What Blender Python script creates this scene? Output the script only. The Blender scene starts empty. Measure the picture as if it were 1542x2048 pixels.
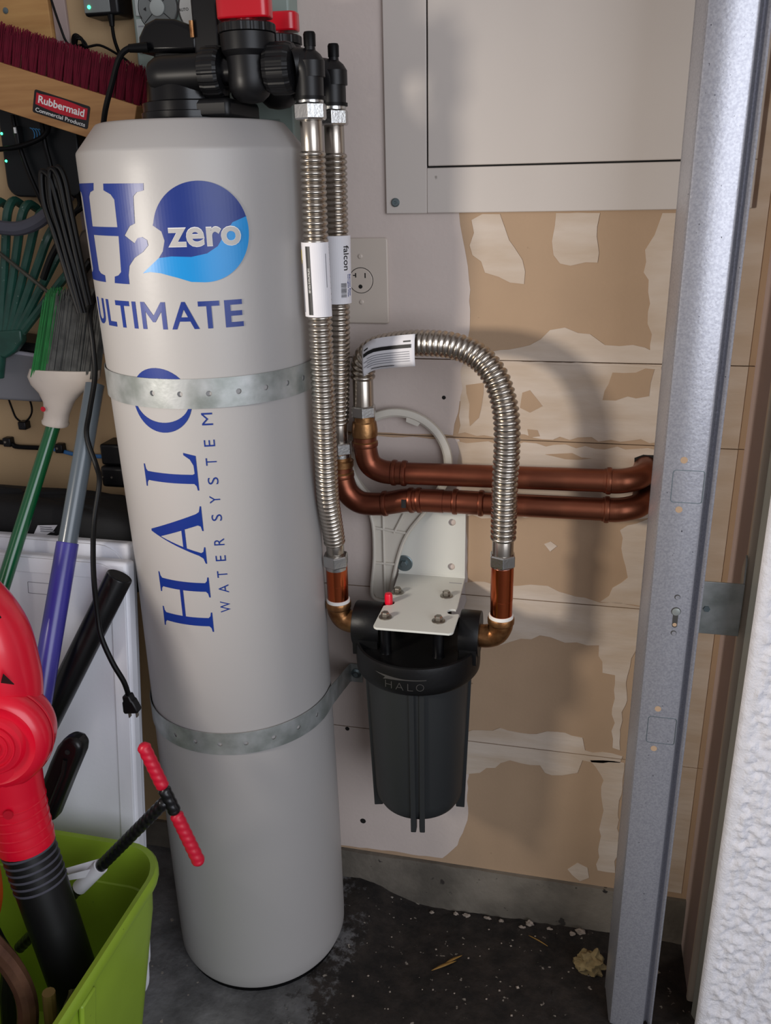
import bpy, bmesh, math, random
from mathutils import Vector, Matrix
random.seed(7)
scene = bpy.context.scene
COL = scene.collection
PI = math.pi

# ------------------------------------------------------------------ camera
cam_data = bpy.data.cameras.new('camera')
cam = bpy.data.objects.new('camera', cam_data)
COL.objects.link(cam)
right = Vector((0.97342543, 0.22800848, -0.02133218))
down = Vector((0.06135079, -0.349396, -0.93496445))
fwd = Vector((-0.2206332, 0.90880943, -0.35409945))
cm = Matrix.Identity(4)
for i in range(3):
    cm[i][0] = right[i]; cm[i][1] = -down[i]; cm[i][2] = -fwd[i]
cm[0][3], cm[1][3], cm[2][3] = 0.0, -1.27299, 1.26955
cam.matrix_world = cm
cam_data.sensor_fit = 'HORIZONTAL'
cam_data.sensor_width = 36.0
cam_data.lens = 1735.7 * 36.0 / 1542.0
cam_data.clip_start = 0.02
scene.camera = cam

# ------------------------------------------------------------------ world, lights, exposure
world = bpy.data.worlds.new('world'); scene.world = world
world.use_nodes = True
bg = world.node_tree.nodes['Background']
bg.inputs[0].default_value = (1.0, 0.93, 0.95, 1)
bg.inputs[1].default_value = 0.40

def area_light(name, loc, target, size, power, color):
    d = bpy.data.lights.new(name, 'AREA'); d.energy = power; d.color = color
    d.shape = 'RECTANGLE'; d.size = size[0]; d.size_y = size[1]
    o = bpy.data.objects.new(name, d); COL.objects.link(o)
    o.location = loc
    o.rotation_euler = (Vector(target) - Vector(loc)).to_track_quat('-Z', 'Y').to_euler()
    return o
# the garage work lamp, left of the photographer, throws the hard shadows to the right
sd = bpy.data.lights.new('work_lamp', 'SPOT'); sd.energy = 66; sd.color = (1.0, 0.92, 0.82)
sd.spot_size = math.radians(72); sd.spot_blend = 1.0; sd.shadow_soft_size = 0.085
so = bpy.data.objects.new('work_lamp', sd); COL.objects.link(so); so.location = (-1.04, -1.12, 1.20)
so.rotation_euler = (Vector((0.20, 0, 0.86)) - Vector(so.location)).to_track_quat('-Z', 'Y').to_euler()
# daylight entering through the open garage door on the right
area_light('door_daylight', (1.75, -2.75, 1.45), (-0.2, -0.2, 0.5), (2.2, 2.2), 78, (0.86, 0.91, 1.0))

scene.view_settings.view_transform = 'Standard'
scene.view_settings.look = 'None'
scene.view_settings.gamma = 1.0
scene.view_settings.exposure = -0.46
scene.view_settings.use_curve_mapping = False

# ------------------------------------------------------------------ materials
def srgb(r, g, b):
    f = lambda c: (c / 255 / 12.92) if c / 255 <= 0.04045 else ((c / 255 + 0.055) / 1.055) ** 2.4
    return (f(r), f(g), f(b), 1.0)

MATS = {}
def mat(name, col, rough=0.5, metal=0.0, vary=0.0, vscale=8.0, col2=None, bump=0.0, bscale=60.0, coat=0.0,
        speck=None, trans=0.0, emit=None, spec=None, stretch=(1, 1, 1)):
    m = bpy.data.materials.new(name); m.use_nodes = True
    nt = m.node_tree; N = nt.nodes; L = nt.links
    b = N['Principled BSDF']
    b.inputs['Base Color'].default_value = col
    b.inputs['Roughness'].default_value = rough
    b.inputs['Metallic'].default_value = metal
    b.inputs['Coat Weight'].default_value = coat
    b.inputs['Coat Roughness'].default_value = 0.15
    if spec is not None: b.inputs['Specular IOR Level'].default_value = spec
    if trans: b.inputs['Transmission Weight'].default_value = trans
    tc = N.new('ShaderNodeTexCoord'); mp = N.new('ShaderNodeMapping')
    mp.inputs['Scale'].default_value = stretch
    L.new(tc.outputs['Object'], mp.inputs['Vector'])
    src = mp.outputs['Vector']
    cur = None
    if vary or col2:
        n = N.new('ShaderNodeTexNoise'); n.inputs['Scale'].default_value = vscale; n.inputs['Detail'].default_value = 6
        L.new(src, n.inputs['Vector'])
        r = N.new('ShaderNodeValToRGB')
        c2 = col2 if col2 else tuple(max(0, c * (1 - vary)) for c in col[:3]) + (1,)
        r.color_ramp.elements[0].position = 0.35; r.color_ramp.elements[1].position = 0.65
        r.color_ramp.elements[0].color = c2; r.color_ramp.elements[1].color = col
        L.new(n.outputs['Fac'], r.inputs['Fac'])
        cur = r.outputs['Color']
    if speck:
        n2 = N.new('ShaderNodeTexNoise'); n2.inputs['Scale'].default_value = speck[1]; n2.inputs['Detail'].default_value = 3
        L.new(src, n2.inputs['Vector'])
        r2 = N.new('ShaderNodeValToRGB')
        r2.color_ramp.elements[0].position = speck[2]; r2.color_ramp.elements[1].position = min(1, speck[2] + 0.04)
        r2.color_ramp.elements[0].color = (0, 0, 0, 1); r2.color_ramp.elements[1].color = (1, 1, 1, 1)
        L.new(n2.outputs['Fac'], r2.inputs['Fac'])
        mx = N.new('ShaderNodeMix'); mx.data_type = 'RGBA'
        L.new(r2.outputs['Color'], mx.inputs[0])
        if cur: L.new(cur, mx.inputs[6])
        else: mx.inputs[6].default_value = col
        mx.inputs[7].default_value = speck[0]
        cur = mx.outputs[2]
    if cur: L.new(cur, b.inputs['Base Color'])
    if bump:
        n3 = N.new('ShaderNodeTexNoise'); n3.inputs['Scale'].default_value = bscale; n3.inputs['Detail'].default_value = 4
        L.new(src, n3.inputs['Vector'])
        bm = N.new('ShaderNodeBump'); bm.inputs['Strength'].default_value = bump; bm.inputs['Distance'].default_value = 0.004
        L.new(n3.outputs['Fac'], bm.inputs['Height']); L.new(bm.outputs['Normal'], b.inputs['Normal'])
    if emit:
        b.inputs['Emission Color'].default_value = emit[0]; b.inputs['Emission Strength'].default_value = emit[1]
    MATS[name] = m
    return m

M = MATS
mat('drywall_paper', srgb(178, 150, 122), 0.85, vary=0.12, vscale=5, speck=(srgb(120, 95, 75), 45, 0.74), bump=0.08, bscale=180)
mat('wall_paint', srgb(204, 190, 182), 0.75, vary=0.07, vscale=7, speck=(srgb(120, 105, 95), 38, 0.75), bump=0.1, bscale=120)
mat('joint_compound', srgb(204, 189, 174), 0.85, col2=srgb(190, 170, 149), vscale=14, bump=0.2, bscale=60, stretch=(0.5, 1, 2))
mat('tan_wall', srgb(196, 166, 126), 0.85, vary=0.10, vscale=5, bump=0.08, bscale=150)
mat('plywood', srgb(196, 150, 92), 0.7, col2=srgb(180, 132, 78), vscale=10, stretch=(1, 1, 8))
mat('concrete_kerb', srgb(124, 116, 105), 0.9, col2=srgb(86, 80, 72), vscale=9, speck=(srgb(45, 40, 36), 40, 0.66), bump=0.5, bscale=70)
mat('jamb_paint', srgb(176, 156, 150), 0.7, vary=0.1, vscale=6)
mat('jamb_cream', srgb(226, 210, 188), 0.7, vary=0.08, vscale=8)
mat('weatherstrip', srgb(132, 132, 126), 0.5, vary=0.2, vscale=20, stretch=(1, 1, 0.1))
mat('stucco', srgb(228, 226, 230), 0.95, vary=0.1, vscale=60, bump=0.4, bscale=300)
mat('tank_plastic', srgb(168, 165, 163), 0.42, vary=0.03, vscale=3, speck=(srgb(150, 146, 140), 30, 0.77), bump=0.02, bscale=200)
mat('logo_blue', srgb(12, 44, 124), 0.36, vary=0.10, vscale=14)
mat('logo_cyan', srgb(0, 135, 205), 0.36, vary=0.05, vscale=12)
mat('logo_grey', srgb(176, 173, 170), 0.4)
mat('black_plastic', srgb(16, 16, 18), 0.4, spec=0.35, vary=0.2, vscale=30)
mat('black_gloss', srgb(8, 8, 10), 0.25, spec=0.35)
mat('black_rubber', srgb(8, 8, 9), 0.45, spec=0.18)
mat('sump_plastic', srgb(42, 44, 45), 0.45, spec=0.35, vary=0.08, vscale=6)
mat('cap_plastic', srgb(12, 12, 13), 0.42, spec=0.3, speck=(srgb(90, 90, 90), 90, 0.76), bump=0.05, bscale=150)
mat('red_plastic', srgb(222, 8, 44), 0.33, coat=0.3)
mat('red_handle', srgb(200, 16, 34), 0.28, coat=0.3)
mat('galvanized', srgb(184, 187, 187), 0.40, 0.5, col2=srgb(140, 146, 142), vscale=26, bump=0.05, bscale=120)
mat('track_steel', srgb(176, 176, 182), 0.33, 0.55, col2=srgb(156, 156, 164), vscale=420, speck=(srgb(70, 70, 78), 260, 0.72), bump=0.06, bscale=200)
mat('stainless', srgb(182, 174, 164), 0.27, 1.0)
mat('chrome_nut', srgb(200, 200, 198), 0.25, 1.0, bump=0.06, bscale=300)
mat('copper_dull', srgb(150, 92, 68), 0.34, 0.9, col2=srgb(118, 64, 48), vscale=16, bump=0.03, bscale=90, stretch=(0.4, 1, 1))
mat('copper_bright', srgb(214, 112, 66), 0.2, 1.0, col2=srgb(190, 92, 56), vscale=14, stretch=(1, 1, 0.3))
mat('brass', srgb(172, 128, 84), 0.36, 0.9, col2=srgb(118, 76, 44), vscale=40, bump=0.12, bscale=130)
mat('bracket_white', srgb(214, 214, 206), 0.4, vary=0.03, vscale=10)
mat('wrench_plastic', srgb(206, 200, 188), 0.45, vary=0.05, vscale=12)
mat('zinc_washer', srgb(120, 134, 138), 0.4, 0.8)
mat('bolt_steel', srgb(150, 144, 134), 0.35, 0.9)
mat('teflon', srgb(232, 230, 224), 0.7)
mat('paper_label', srgb(222, 220, 224), 0.6, vary=0.03, vscale=30)
mat('label_black', srgb(18, 18, 20), 0.5)
mat('label_grey', srgb(140, 140, 146), 0.6)
mat('label_blue', srgb(40, 60, 130), 0.5)
mat('label_yellow', srgb(214, 190, 70), 0.5)
mat('panel_paint', srgb(200, 191, 183), 0.4, vary=0.04, vscale=4, speck=(srgb(110, 100, 92), 32, 0.77))
mat('dark_gap', srgb(20, 18, 16), 0.9)
mat('outlet_plastic', srgb(196, 184, 172), 0.4)
mat('emboss_black', srgb(62, 60, 58), 0.5)
mat('white_text', srgb(236, 234, 230), 0.5)
# ------------------------------------------------------------------ mesh helpers
BASE = {}
class B:
    def __init__(s): s.v = []; s.f = []
    def add(s, vs, fs):
        o = len(s.v); s.v += [tuple(v) for v in vs]; s.f += [tuple(i + o for i in f) for f in fs]; return s
    def box(s, lo, hi, rot=None):
        c = [(lo[i] + hi[i]) / 2 for i in range(3)]; h = [(hi[i] - lo[i]) / 2 for i in range(3)]
        vs = []
        for sx, sy, sz in ((-1,-1,-1),(1,-1,-1),(1,1,-1),(-1,1,-1),(-1,-1,1),(1,-1,1),(1,1,1),(-1,1,1)):
            p = Vector((sx*h[0], sy*h[1], sz*h[2]))
            if rot is not None: p = rot @ p
            vs.append(Vector(c) + p)
        return s.add(vs, [(0,3,2,1),(4,5,6,7),(0,1,5,4),(1,2,6,5),(2,3,7,6),(3,0,4,7)])
    def tube(s, path, rad, n=14, caps=True, flat=1.0, upv=None):
        path = [Vector(p) for p in path]; K = len(path)
        if not hasattr(rad, '__len__'): rad = [rad] * K
        t = (path[1] - path[0]).normalized()
        u = Vector(upv) if upv else (Vector((0, 0, 1)) if abs(t.z) < 0.9 else Vector((1, 0, 0)))
        u = (u - t * u.dot(t)).normalized()
        vs = []; fs = []
        for k in range(K):
            a = path[max(k-1, 0)]; b = path[min(k+1, K-1)]
            tt = (b - a)
            if tt.length > 1e-9: t = tt.normalized()
            u = (u - t * u.dot(t)).normalized(); w = t.cross(u)
            for i in range(n):
                an = 2 * PI * i / n
                vs.append(path[k] + (u * math.cos(an) * flat + w * math.sin(an)) * rad[k])
        for k in range(K - 1):
            for i in range(n):
                j = (i + 1) % n
                fs.append((k*n+i, k*n+j, (k+1)*n+j, (k+1)*n+i))
        if caps:
            fs.append(tuple(reversed(range(n)))); fs.append(tuple(range((K-1)*n, K*n)))
        return s.add(vs, fs)
    def lathe(s, prof, o, axis=(0,0,1), n=32, ref=None, caps=True, ngon=None, mod=None):
        # prof: (radius, height along axis)
        ax = Vector(axis).normalized(); o = Vector(o)
        u = Vector(ref) if ref else (Vector((1,0,0)) if abs(ax.x) < 0.9 else Vector((0,1,0)))
        u = (u - ax*u.dot(ax)).normalized(); w = ax.cross(u)
        vs = []; fs = []
        for r, h in prof:
            for i in range(n):
                an = 2*PI*i/n
                rr = r * (mod(an, h) if mod else 1)
                vs.append(o + ax*h + (u*math.cos(an) + w*math.sin(an))*rr)
        K = len(prof)
        for k in range(K-1):
            for i in range(n):
                j = (i+1) % n
                fs.append((k*n+i, k*n+j, (k+1)*n+j, (k+1)*n+i))
        if caps:
            fs.append(tuple(reversed(range(n)))); fs.append(tuple(range((K-1)*n, K*n)))
        return s.add(vs, fs)
    def prism(s, loop, o, ux, uy, depth):
        # loop of (a,b) -> o + a ux + b uy, extruded along ux x uy by depth
        o = Vector(o); ux = Vector(ux); uy = Vector(uy); nn = ux.cross(uy).normalized() * depth
        n = len(loop)
        p = [o + ux*a + uy*b for a, b in loop]
        return s.add(p + [q + nn for q in p], [tuple(reversed(range(n))), tuple(range(n, 2*n))] +
                     [(i, (i+1) % n, n+(i+1) % n, n+i) for i in range(n)])

def mesh(name, b, material, parent=None, smooth=30, bevel=0, seg=2, solid=0, subd=0):
    if isinstance(b, tuple): vs, fs = b
    else: vs, fs = b.v, b.f
    base = BASE.get(parent.as_pointer()) if parent else None
    if base is None:
        xs = [v[0] for v in vs]; ys = [v[1] for v in vs]; zs = [v[2] for v in vs]
        base = Vector(((min(xs)+max(xs))/2, (min(ys)+max(ys))/2, min(zs)))
    me = bpy.data.meshes.new(name)
    me.from_pydata([(v[0]-base.x, v[1]-base.y, v[2]-base.z) for v in vs], [], fs)
    me.materials.append(M[material]); me.validate(); me.update()
    bm = bmesh.new(); bm.from_mesh(me); bmesh.ops.recalc_face_normals(bm, faces=bm.faces); bm.to_mesh(me); bm.free()
    if smooth:
        me.shade_smooth(); me.set_sharp_from_angle(angle=math.radians(smooth))
    o = bpy.data.objects.new(name, me); COL.objects.link(o)
    if parent: o.parent = parent
    else: o.location = base
    BASE[o.as_pointer()] = base
    if bevel:
        md = o.modifiers.new('bevel', 'BEVEL'); md.width = bevel; md.segments = seg; md.limit_method = 'ANGLE'; md.angle_limit = math.radians(40)
    if solid:
        md = o.modifiers.new('solid', 'SOLIDIFY'); md.thickness = solid; md.offset = 0
    if subd:
        md = o.modifiers.new('sub', 'SUBSURF'); md.levels = subd; md.render_levels = subd
    return o

def tag(o, label, cat, group=None, kind=None):
    if label: o['label'] = label
    if cat: o['category'] = cat
    if group: o['group'] = group
    if kind: o['kind'] = kind
    return o
def thing(name, label, cat, loc, group=None):
    o = bpy.data.objects.new(name, None); COL.objects.link(o); o.location = loc
    o.empty_display_size = 0.03
    BASE[o.as_pointer()] = Vector(loc)
    return tag(o, label, cat, group)
def struct(o):
    o['kind'] = 'structure'; return o

def spline(pts, per=8, closed=False):
    P = [Vector(p) for p in pts]; out = []
    n = len(P)
    for i in range(n - 1):
        p0 = P[max(i-1, 0)]; p1 = P[i]; p2 = P[i+1]; p3 = P[min(i+2, n-1)]
        for k in range(per):
            t = k / per
            out.append(0.5*((2*p1) + (p2-p0)*t + (2*p0-5*p1+4*p2-p3)*t*t + (3*p1-p0-3*p2+p3)*t**3))
    out.append(P[-1]); return out
def resample(path, step):
    out = [path[0].copy()]; acc = 0.0
    for a, b in zip(path[:-1], path[1:]):
        d = (b-a).length
        if d < 1e-9: continue
        pos = step - acc
        while pos <= d:
            out.append(a.lerp(b, pos/d)); pos += step
        acc = d - (pos - step)
    return out

def fill2d(loops):
    cu = bpy.data.curves.new('tmp', 'CURVE'); cu.dimensions = '2D'; cu.fill_mode = 'BOTH'
    for lp in loops:
        sp = cu.splines.new('POLY'); sp.points.add(len(lp)-1); sp.use_cyclic_u = True
        for i, (a, b) in enumerate(lp): sp.points[i].co = (a*100, b*100, 0, 1)
    ob = bpy.data.objects.new('tmp', cu); me = ob.to_mesh()
    vs = [(v.co.x/100, v.co.y/100) for v in me.vertices]; fs = [tuple(p.vertices) for p in me.polygons]
    ob.to_mesh_clear(); bpy.data.objects.remove(ob); bpy.data.curves.remove(cu)
    return vs, fs
def text2d(s, height=None, width=None, bold=0.0, spacing=1.0, shear=0.0):
    cu = bpy.data.curves.new('tmp', 'FONT'); cu.body = s; cu.size = 1.0; cu.offset = bold; cu.space_character = spacing
    cu.shear = shear; cu.resolution_u = 4; cu.fill_mode = 'BOTH'
    ob = bpy.data.objects.new('tmp', cu); me = ob.to_mesh()
    vs = [(v.co.x, v.co.y) for v in me.vertices]; fs = [tuple(p.vertices) for p in me.polygons]
    ob.to_mesh_clear(); bpy.data.objects.remove(ob); bpy.data.curves.remove(cu)
    x0 = min(v[0] for v in vs); x1 = max(v[0] for v in vs); y0 = min(v[1] for v in vs); y1 = max(v[1] for v in vs)
    kx = width/(x1-x0) if width else None; ky = height/(y1-y0) if height else None
    kx = kx or ky; ky = ky or kx
    return [((a-x0)*kx, (b-y0)*ky) for a, b in vs], fs     # lower-left at 0,0
def cut2d(vs, fs, us=(), zs=()):
    bm = bmesh.new(); bv = [bm.verts.new((a, b, 0)) for a, b in vs]
    for f in fs:
        try: bm.faces.new([bv[i] for i in f])
        except ValueError: pass
    for u in us:
        bmesh.ops.bisect_plane(bm, geom=bm.verts[:]+bm.edges[:]+bm.faces[:], plane_co=(u,0,0), plane_no=(1,0,0))
    for z in zs:
        bmesh.ops.bisect_plane(bm, geom=bm.verts[:]+bm.edges[:]+bm.faces[:], plane_co=(0,z,0), plane_no=(0,1,0))
    bm.verts.index_update(); bm.verts.ensure_lookup_table()
    o = [(v.co.x, v.co.y) for v in bm.verts], [tuple(v.index for v in f.verts) for f in bm.faces]
    bm.free(); return o
def sheet(vs2, fs, fn, thick, nrm):
    # thin film / plate: map 2d points with fn and give it thickness along nrm(a,b)
    top = [Vector(fn(a, b)) for a, b in vs2]
    bot = [p - Vector(nrm(a, b))*thick for p, (a, b) in zip(top, vs2)]
    n = len(top); F = list(fs) + [tuple(reversed([i+n for i in f])) for f in fs]
    cnt = {}
    for f in fs:
        for i in range(len(f)):
            e = (f[i], f[(i+1) % len(f)]); cnt[e] = cnt.get(e, 0) + 1
    for (a, b) in list(cnt):
        if (b, a) not in cnt: F.append((b, a, a+n, b+n))
    return (top+bot, F)
def move2(vs, dx, dy): return [(a+dx, b+dy) for a, b in vs]
def rot2(vs, ang): c, s = math.cos(ang), math.sin(ang); return [(a*c-b*s, a*s+b*c) for a, b in vs]
def plane_film(vs2, fs, o, ux, uy, thick=0.0004):
    o = Vector(o); ux = Vector(ux).normalized(); uy = Vector(uy).normalized(); n = ux.cross(uy)
    return sheet(vs2, fs, lambda a, b: o + ux*a + uy*b + n*thick, thick, lambda a, b: n)
def rrect(w, h, r, n=5, cx=0, cy=0):
    out = []
    for (sx, sy, a0) in ((1,1,0),(-1,1,90),(-1,-1,180),(1,-1,270)):
        for k in range(n+1):
            a = math.radians(a0 + 90*k/n)
            out.append((cx + sx*(w/2-r) + r*math.cos(a), cy + sy*(h/2-r) + r*math.sin(a)))
    return out
def circ(r, n=16, cx=0, cy=0): return [(cx+r*math.cos(2*PI*i/n), cy+r*math.sin(2*PI*i/n)) for i in range(n)]
def jag(loop, amp, step, seed):
    rr = random.Random(seed); out = []
    for (a, b), (c, d) in zip(loop, loop[1:]+loop[:1]):
        L = math.hypot(c-a, d-b); k = max(1, int(L/step))
        for i in range(k):
            t = i/k; out.append((a+(c-a)*t + rr.uniform(-amp, amp)*(i > 0), b+(d-b)*t + rr.uniform(-amp, amp)*(i > 0)))
    return out
def rot_between(a, b):
    return Vector(a).normalized().rotation_difference(Vector(b).normalized()).to_matrix()
# ------------------------------------------------------------------ floor
def floor_z(x, y):
    sx = min(1, max(0, (x + 0.370) / 0.13)); sx = sx*sx*(3-2*sx)
    t = min(1, max(0, (y + 0.33) / 0.33)); t = t*t*(3-2*t)
    low = -0.026 + 0.012 * min(1, max(0, (x + 0.40) / 0.50))
    return 0.018 + (low - 0.018) * t * sx
b = B(); nx, ny = 120, 90
X0, X1, Y0, Y1 = -2.6, 2.6, -3.2, 0.02
xs = sorted(set([X0 + (X1-X0)*i/26 for i in range(27)] + [-0.46 + 0.75*i/70 for i in range(71)]))
ys = sorted(set([Y0 + (-0.45-Y0)*i/20 for i in range(21)] + [-0.45 + 0.47*i/50 for i in range(51)]))
rr = random.Random(3)
vs = [(x, y, floor_z(x, y) + (rr.uniform(-0.0012, 0.0012) if -0.46 < x < 0.3 and y > -0.45 else 0)) for y in ys for x in xs]
W = len(xs)
fs = [(j*W+i, j*W+i+1, (j+1)*W+i+1, (j+1)*W+i) for j in range(len(ys)-1) for i in range(W-1)]
m = mat('garage_floor', srgb(120, 118, 116), 0.85, bump=0.5, bscale=60)
nt = m.node_tree; N = nt.nodes; L = nt.links; pb = N['Principled BSDF']
geo = N.new('ShaderNodeNewGeometry')
def noise(scale, detail=5, rough=0.6):
    n = N.new('ShaderNodeTexNoise'); n.inputs['Scale'].default_value = scale; n.inputs['Detail'].default_value = detail
    n.inputs['Roughness'].default_value = rough; L.new(geo.outputs['Position'], n.inputs['Vector']); return n.outputs['Fac']
def ramp(src, a, bb, c0, c1):
    r = N.new('ShaderNodeValToRGB'); r.color_ramp.elements[0].position = a; r.color_ramp.elements[1].position = bb
    r.color_ramp.elements[0].color = c0; r.color_ramp.elements[1].color = c1; L.new(src, r.inputs['Fac']); return r.outputs['Color']
def mixc(f, a, bb):
    x = N.new('ShaderNodeMix'); x.data_type = 'RGBA'; L.new(f, x.inputs[0]); L.new(a, x.inputs[6]); L.new(bb, x.inputs[7]); return x.outputs[2]
def math_(op, a, bb):
    x = N.new('ShaderNodeMath'); x.operation = op
    for i, q in enumerate((a, bb)):
        if isinstance(q, (int, float)): x.inputs[i].default_value = q
        else: L.new(q, x.inputs[i])
    return x.outputs[0]
sep = N.new('ShaderNodeSeparateXYZ'); L.new(geo.outputs['Position'], sep.inputs[0])
clean = ramp(noise(16), 0.35, 0.7, srgb(84, 83, 84), srgb(122, 121, 122))
dirt = ramp(noise(22, 8, 0.7), 0.38, 0.72, srgb(24, 20, 18), srgb(58, 50, 45))
# dirt stain spreads along the wall foot, right of the tank
dx = math_('MULTIPLY', math_('ADD', sep.outputs['X'], 0.47), 6.0)
dy = math_('MULTIPLY', math_('ADD', sep.outputs['Y'], 0.60), 5.0)
fac = math_('ADD', math_('MINIMUM', math_('MULTIPLY', dx, 1.0), dy), math_('MULTIPLY', math_('SUBTRACT', noise(26, 8, 0.75), 0.5), 2.6))
one = ramp(fac, 0.35, 0.60, (0, 0, 0, 1), (1, 1, 1, 1))
colr = mixc(one, clean, dirt)
pale = ramp(noise(70, 3, 0.5), 0.685, 0.72, (0, 0, 0, 1), (1, 1, 1, 1))
pc = N.new('ShaderNodeRGB'); pc.outputs[0].default_value = srgb(150, 142, 132)
L.new(mixc(pale, colr, pc.outputs[0]), pb.inputs['Base Color'])
fl = struct(mesh('floor', (vs, fs), 'garage_floor', smooth=60))

# ------------------------------------------------------------------ side wall: drywall boards on the right, one long board on the left
SEAMS = [0.355, 0.638, 0.9035, 1.023]
KT = 0.078
wall = bpy.data.objects.new('wall_back', None); COL.objects.link(wall); wall.location = (0, 0, KT); struct(wall)
BASE[wall.as_pointer()] = Vector((0, 0, KT))
levels = [KT] + SEAMS + [2.4]
for i in range(5):
    z0, z1 = levels[i] + (0.0007 if i else 0), levels[i+1] - (0.0007 if i < 4 else 0)
    mesh('drywall_board', B().box((-0.44, 0, z0), (0.24, 0.014, z1)), 'drywall_paper', wall)
mesh('drywall_board', B().box((-1.9, 0, KT), (-0.4405, 0.014, 2.4)), 'tan_wall', wall)
mesh('backing', B().box((-1.9, 0.015, -0.06), (0.24, 0.06, 2.4)), 'dark_gap', wall)

COAT = {
 'paint_coat': (('wall_paint', 0.0006), [
   [(-0.438, 2.35), (-0.196, 2.35), (-0.1934, 1.2285), (-0.1844, 1.1788), (-0.1782, 1.1375), (-0.176, 1.081), (-0.1806, 1.0373), (-0.16, 1.034), (-0.16, 0.986), (-0.19, 0.96), (-0.20, 0.9065), (-0.438, 0.9065)],
   [(-0.438, 0.9005), (-0.19, 0.9005), (-0.178, 0.78), (-0.1745, 0.6553), (-0.1774, 0.5488), (-0.1701, 0.5065), (-0.1693, 0.4378), (-0.1687, 0.1835), (-0.1866, 0.1233), (-0.2146, 0.088), (-0.4045, 0.083), (-0.438, 0.083)]]),
 'compound_coat': (('joint_compound', 0.0009), [
   [(-0.186, 1.036), (-0.1314, 1.0383), (-0.0883, 1.0464), (-0.0608, 1.0683), (-0.04, 1.0722), (-0.0047, 1.0635), (0.0169, 1.0484), (0.0718, 1.0459), (0.0788, 1.0426), (0.1, 1.0429), (0.1025, 0.9095), (-0.192, 0.9095)],
   [(-0.1925, 0.8975), (0.1, 0.8975), (0.0997, 0.7915), (-0.181, 0.7742)],
   [(-0.1786, 0.6594), (-0.0584, 0.6655), (0.0126, 0.6499), (0.0361, 0.6433), (0.1047, 0.6411), (0.1048, 0.5925), (0.0875, 0.5176), (0.0862, 0.3726), (0.0738, 0.3758), (0.0681, 0.5153), (0.0482, 0.5176), (0.0394, 0.5675), (-0.0142, 0.5663), (-0.0547, 0.5758), (-0.1191, 0.5503), (-0.1774, 0.5488)],
   [(0.0796, 1.2247), (0.1019, 1.2244), (0.1009, 1.043), (0.0788, 1.0426), (0.0782, 1.0496), (0.0611, 1.1776), (0.0772, 1.2159)],
   [(0.0946, 0.3129), (0.0962, 0.1137), (0.0659, 0.1135), (0.0635, 0.3081), (0.0388, 0.3454), (0.06, 0.3485), (0.095, 0.3485)],
   [(0.0577, 0.7683), (0.098, 0.79), (0.105, 0.643), (0.0361, 0.645), (0.075, 0.69)],
   [(-0.1754, 0.3709), (-0.115, 0.3895), (-0.0806, 0.3841), (-0.0054, 0.3946), (0.0238, 0.3887), (0.0294, 0.3643), (0.0911, 0.3612), (0.088, 0.3477), (0.0264, 0.3435), (0.0196, 0.3168), (-0.0053, 0.3077), (-0.0351, 0.3084), (-0.0442, 0.3226), (-0.096, 0.3253), (-0.1478, 0.291), (-0.1744, 0.2837)],
   [(-0.1757, 1.219), (-0.1605, 1.2268), (-0.1362, 1.2264), (-0.1228, 1.1919), (-0.1032, 1.1649), (-0.0999, 1.1322), (-0.1197, 1.1342), (-0.1555, 1.1479), (-0.1737, 1.1719)],
   [(-0.0599, 1.2267), (-0.0014, 1.2259), (-0.0006, 1.1614), (-0.0513, 1.1601), (-0.0607, 1.1715)],
   [(0.0137, 0.1057), (0.0303, 0.1237), (0.0483, 0.1158), (0.0523, 0.0938), (0.037, 0.0827), (0.0232, 0.0938)],
   [(-0.055, 0.737), (-0.045, 0.742), (-0.035, 0.735), (-0.045, 0.725)],
   [(0.188, 2.3), (0.211, 2.3), (0.211, 0.09), (0.188, 0.09)]]),
 'bare_paper': (('drywall_paper', 0.0013), [
   [(0.03, 1.0094), (0.0876, 1.018), (0.0829, 0.9769), (0.0187, 0.9689)],
   [(-0.0967, 0.9763), (-0.0859, 0.9804), (-0.0667, 0.957), (-0.0846, 0.9465), (-0.0996, 0.9535)],
   [(-0.1808, 0.9851), (-0.1539, 0.9896), (-0.1605, 0.9359), (-0.1739, 0.9221)],
   [(-0.0874, 0.921), (-0.0725, 0.9201), (-0.0685, 0.911), (-0.0847, 0.908)],
   [(-0.06, 0.883), (-0.02, 0.887), (0.01, 0.880), (-0.03, 0.877)]]),
}
sd = 0
for nm, ((mt, t), loops) in COAT.items():
    for lp in loops:
        sd += 1
        lp2 = lp if lp[0][0] > 0.18 else jag(lp, 0.0035 if nm != 'paint_coat' else 0.0015, 0.014, sd)
        v2, f2 = fill2d([lp2])
        cuts = [z + d for z in SEAMS for d in (-0.0008, 0.0008)]
        v2, f2 = cut2d(v2, f2, zs=cuts)
        f2 = [f for f in f2 if not any(abs(sum(v2[i][1] for i in f)/len(f) - z) < 0.00079 for z in SEAMS)]
        mesh(nm, sheet(v2, f2, lambda a, c, t=t: (a, -t, c), t*0.9, lambda a, c: (0, -1, 0)), mt, wall, smooth=0)
# cream scraped ridge under the top seam
mesh('compound_ridge', sheet(*fill2d([jag([(-0.132, 1.021), (0.05, 1.0185), (0.096, 1.016), (0.096, 1.0195), (0.05, 1.0222), (-0.132, 1.0225)], 0.0008, 0.01, 90)]), lambda a, c: (a, -0.0022, c), 0.0015, lambda a, c: (0, -1, 0)), 'joint_compound', wall, smooth=0)
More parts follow.
